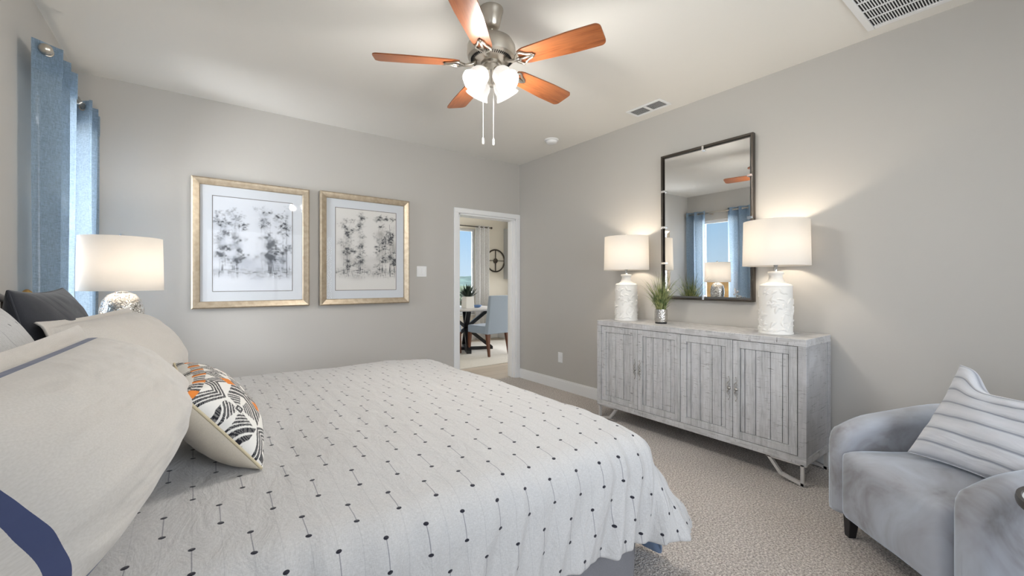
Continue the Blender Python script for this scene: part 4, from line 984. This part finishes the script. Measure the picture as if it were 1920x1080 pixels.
for k in range(2): a = PI/4+k*PI/2+.35; c, s = math.cos(a), math.sin(a); beam(bm, (c*.48, s*.48, .025), (-c*.48, -s*.48, .025), .04, .025); beam(bm, (c*.42, s*.42, .715), (-c*.42, -s*.42, .715), .04, .012)
obj('pedestal', bm, M_black, tb)
def dchair():
    t = thing('dining_chair', 'pale blue upholstered dining chair with walnut legs standing in the doorway view', 'chair')
    bm = NB(); box(bm, -.24, .24, -.27, .20, .36, .49); obj('seat', bm, M_bluecloth, t, bevel=.02)
    bm = NB(); v = [bm.verts.new(p) for p in ((-.25, .17, .36), (.25, .17, .36), (.25, .26, .36), (-.25, .26, .36), (-.27, .30, 1.0), (.27, .30, 1.0), (.27, .36, 1.0), (-.27, .36, 1.0))]
    for f in ((3, 2, 1, 0), (4, 5, 6, 7), (0, 1, 5, 4), (1, 2, 6, 5), (2, 3, 7, 6), (3, 0, 4, 7)): bm.faces.new([v[i] for i in f])
    obj('backrest', bm, M_bluecloth, t, bevel=.015)
    for sx_ in (-1, 1):
        for yy, yt in ((-.25, -.235), (.27, .215)): bm = NB(); taper(bm, (sx_*.225, yy, 0), .016, (sx_*.215, yt, .365), .026); obj('leg', bm, M_walnut, t)
    return t
c1 = dchair(); c1.location = (3.995, 6.00, .008); c1.rotation_euler = (0, 0, math.radians(188))
c2 = copy_tree(c1); c2.location = (3.34, 6.50, .008); c2.rotation_euler = (0, 0, math.radians(96)); c2['label'] = 'second pale blue dining chair, mostly hidden behind the left door casing'
for c in (c1, c2): c['group'] = 'blue dining chairs around the round table'
pt = thing('potted_plant', 'dark spiky succulent in a white square pot on the dining table', 'plant', (3.80, 6.36, .771))
bm = NB(); taper(bm, (0, 0, 0), .085, (0, 0, .20), .075); taper(bm, (0, 0, .19), .07, (0, 0, .205), .07); obj('pot', bm, M_ceramic, pt, bevel=.012)
bm = NB(); rs = random.Random(3)
for k in range(34):
    a = k*2.4; el = .15+1.15*(k/34); L = .20; n = 6; d = Vector((math.cos(a)*math.cos(el), math.sin(a)*math.cos(el), math.sin(el))); side = Vector((-math.sin(a), math.cos(a), 0)); prev = None; pos = Vector((0, 0, .19))
    for q in range(n+1):
        u = q/n; w = .022*math.sin(PI*(u*.85+.15))+.001; cp = pos+d*L*u+Vector((0, 0, .05*u*u)); p = (bm.verts.new(cp-side*w), bm.verts.new(cp+Vector((0, 0, -.006))), bm.verts.new(cp+side*w))
        if prev: bm.faces.new((prev[0], prev[1], p[1], p[0])); bm.faces.new((prev[1], prev[2], p[2], p[1]))
        prev = p
obj('foliage', bm, M_dgreen, pt)
bw = NB(); lathe(bw, [(.04, 0), (.07, .012), (.10, .045), (.098, .046), (.065, .016), (.005, .008)], 32, Matrix.Translation((4.02, 6.42, .771)))
tagp(obj('bowl', bw, simple('blue_glaze', (.10, .19, .38), .3), smooth=True), 'small blue bowl on the dining table beside the blue chair', 'bowl')
# iron wheel wall decor
wd_ = thing('wall_medallion', 'round dark iron wheel decoration on the cream dining wall', 'wall decor', (5.27, DY1, 1.70))
bm = NB(); tube(bm, [(.24*math.cos(a), -.02, .24*math.sin(a)) for a in np.linspace(0, 2*PI, 49)[:-1]], .016, 8, closed=True); obj('rim', bm, M_bronze, wd_, smooth=True)
bm = NB()
for a in (0, PI/2): beam(bm, (.25*math.cos(a), -.02, .25*math.sin(a)), (-.25*math.cos(a), -.02, -.25*math.sin(a)), .009, .006)
obj('spoke', bm, M_bronze, wd_)
bm = NB(); lathe(bm, [(.055, 0), (.055, .012), (.03, .02), (.005, .022)], 24, Matrix.Translation((0, -.012, 0)) @ Matrix.Rotation(PI/2, 4, 'X')); obj('hub', bm, M_bronze, wd_, auto=40)
curtain('pale grey pleated curtain beside the dining room window', DY1-.10, 4.70, 5.05, 2.43, .03, 3, .035, M_curt2, False, axis='x', seed=3, header=False)
rd = thing('curtain_rod', 'dark curtain rod over the dining room window', 'curtain rod', (4.2, DY1-.10, 2.40))
bm = NB(); tube(bm, [(-.95, 0, 0), (.89, 0, 0)], .011, 10); obj('pole', bm, M_bronze, rd)
bm = NB(); sphere(bm, (.905, 0, 0), .024); obj('finial', bm, M_bronze, rd, smooth=True)
for xx in (-.8, .86):
    bm = NB(); tube(bm, [(xx, .1, -.02), (xx, 0, -.013)], .006, 6); obj('bracket', bm, M_bronze, rd)
# kitchen units at the far right of the doorway
M_cab = simple('light_grey_cabinet', (.46, .47, .48), .5)
kc = thing('wall_cabinet', 'light grey upper kitchen cabinet right of the iron wheel', 'cabinet', (5.95, DY1-.17, 1.30))
bm = NB(); box(bm, -.45, .45, -.15, .168, 0, 1.12); obj('body', bm, M_cab, kc, bevel=.003)
for s in (-1, 1):
    bm = NB(); xa, xb = (s*.225-.218, s*.225+.218); box(bm, xa, xb, -.17, -.15, .006, 1.114); box(bm, xa, xa+.05, -.176, -.17, .006, 1.114); box(bm, xb-.05, xb, -.176, -.17, .006, 1.114); box(bm, xa+.05, xb-.05, -.176, -.17, 1.064, 1.114); box(bm, xa+.05, xb-.05, -.176, -.17, .006, .056); d = obj('door', bm, M_cab, kc)
    bm = NB(); tube(bm, [(-s*.0+s*.03, -.19, .08), (s*.03, -.19, .20)], .005, 8); obj('handle', bm, M_nickel, d)
kb = thing('base_cabinet', 'white base kitchen cabinet with pale counter behind the blue dining chair', 'cabinet', (5.95, DY1-.30, 0))
bm = NB(); box(bm, -.62, .62, -.26, .28, .0, .89); obj('body', bm, M_trim, kb, bevel=.003)
bm = NB(); box(bm, -.64, .64, -.29, .29, .89, .93); obj('countertop', bm, simple('pale_quartz', (.75, .75, .74), .25), kb, bevel=.004)
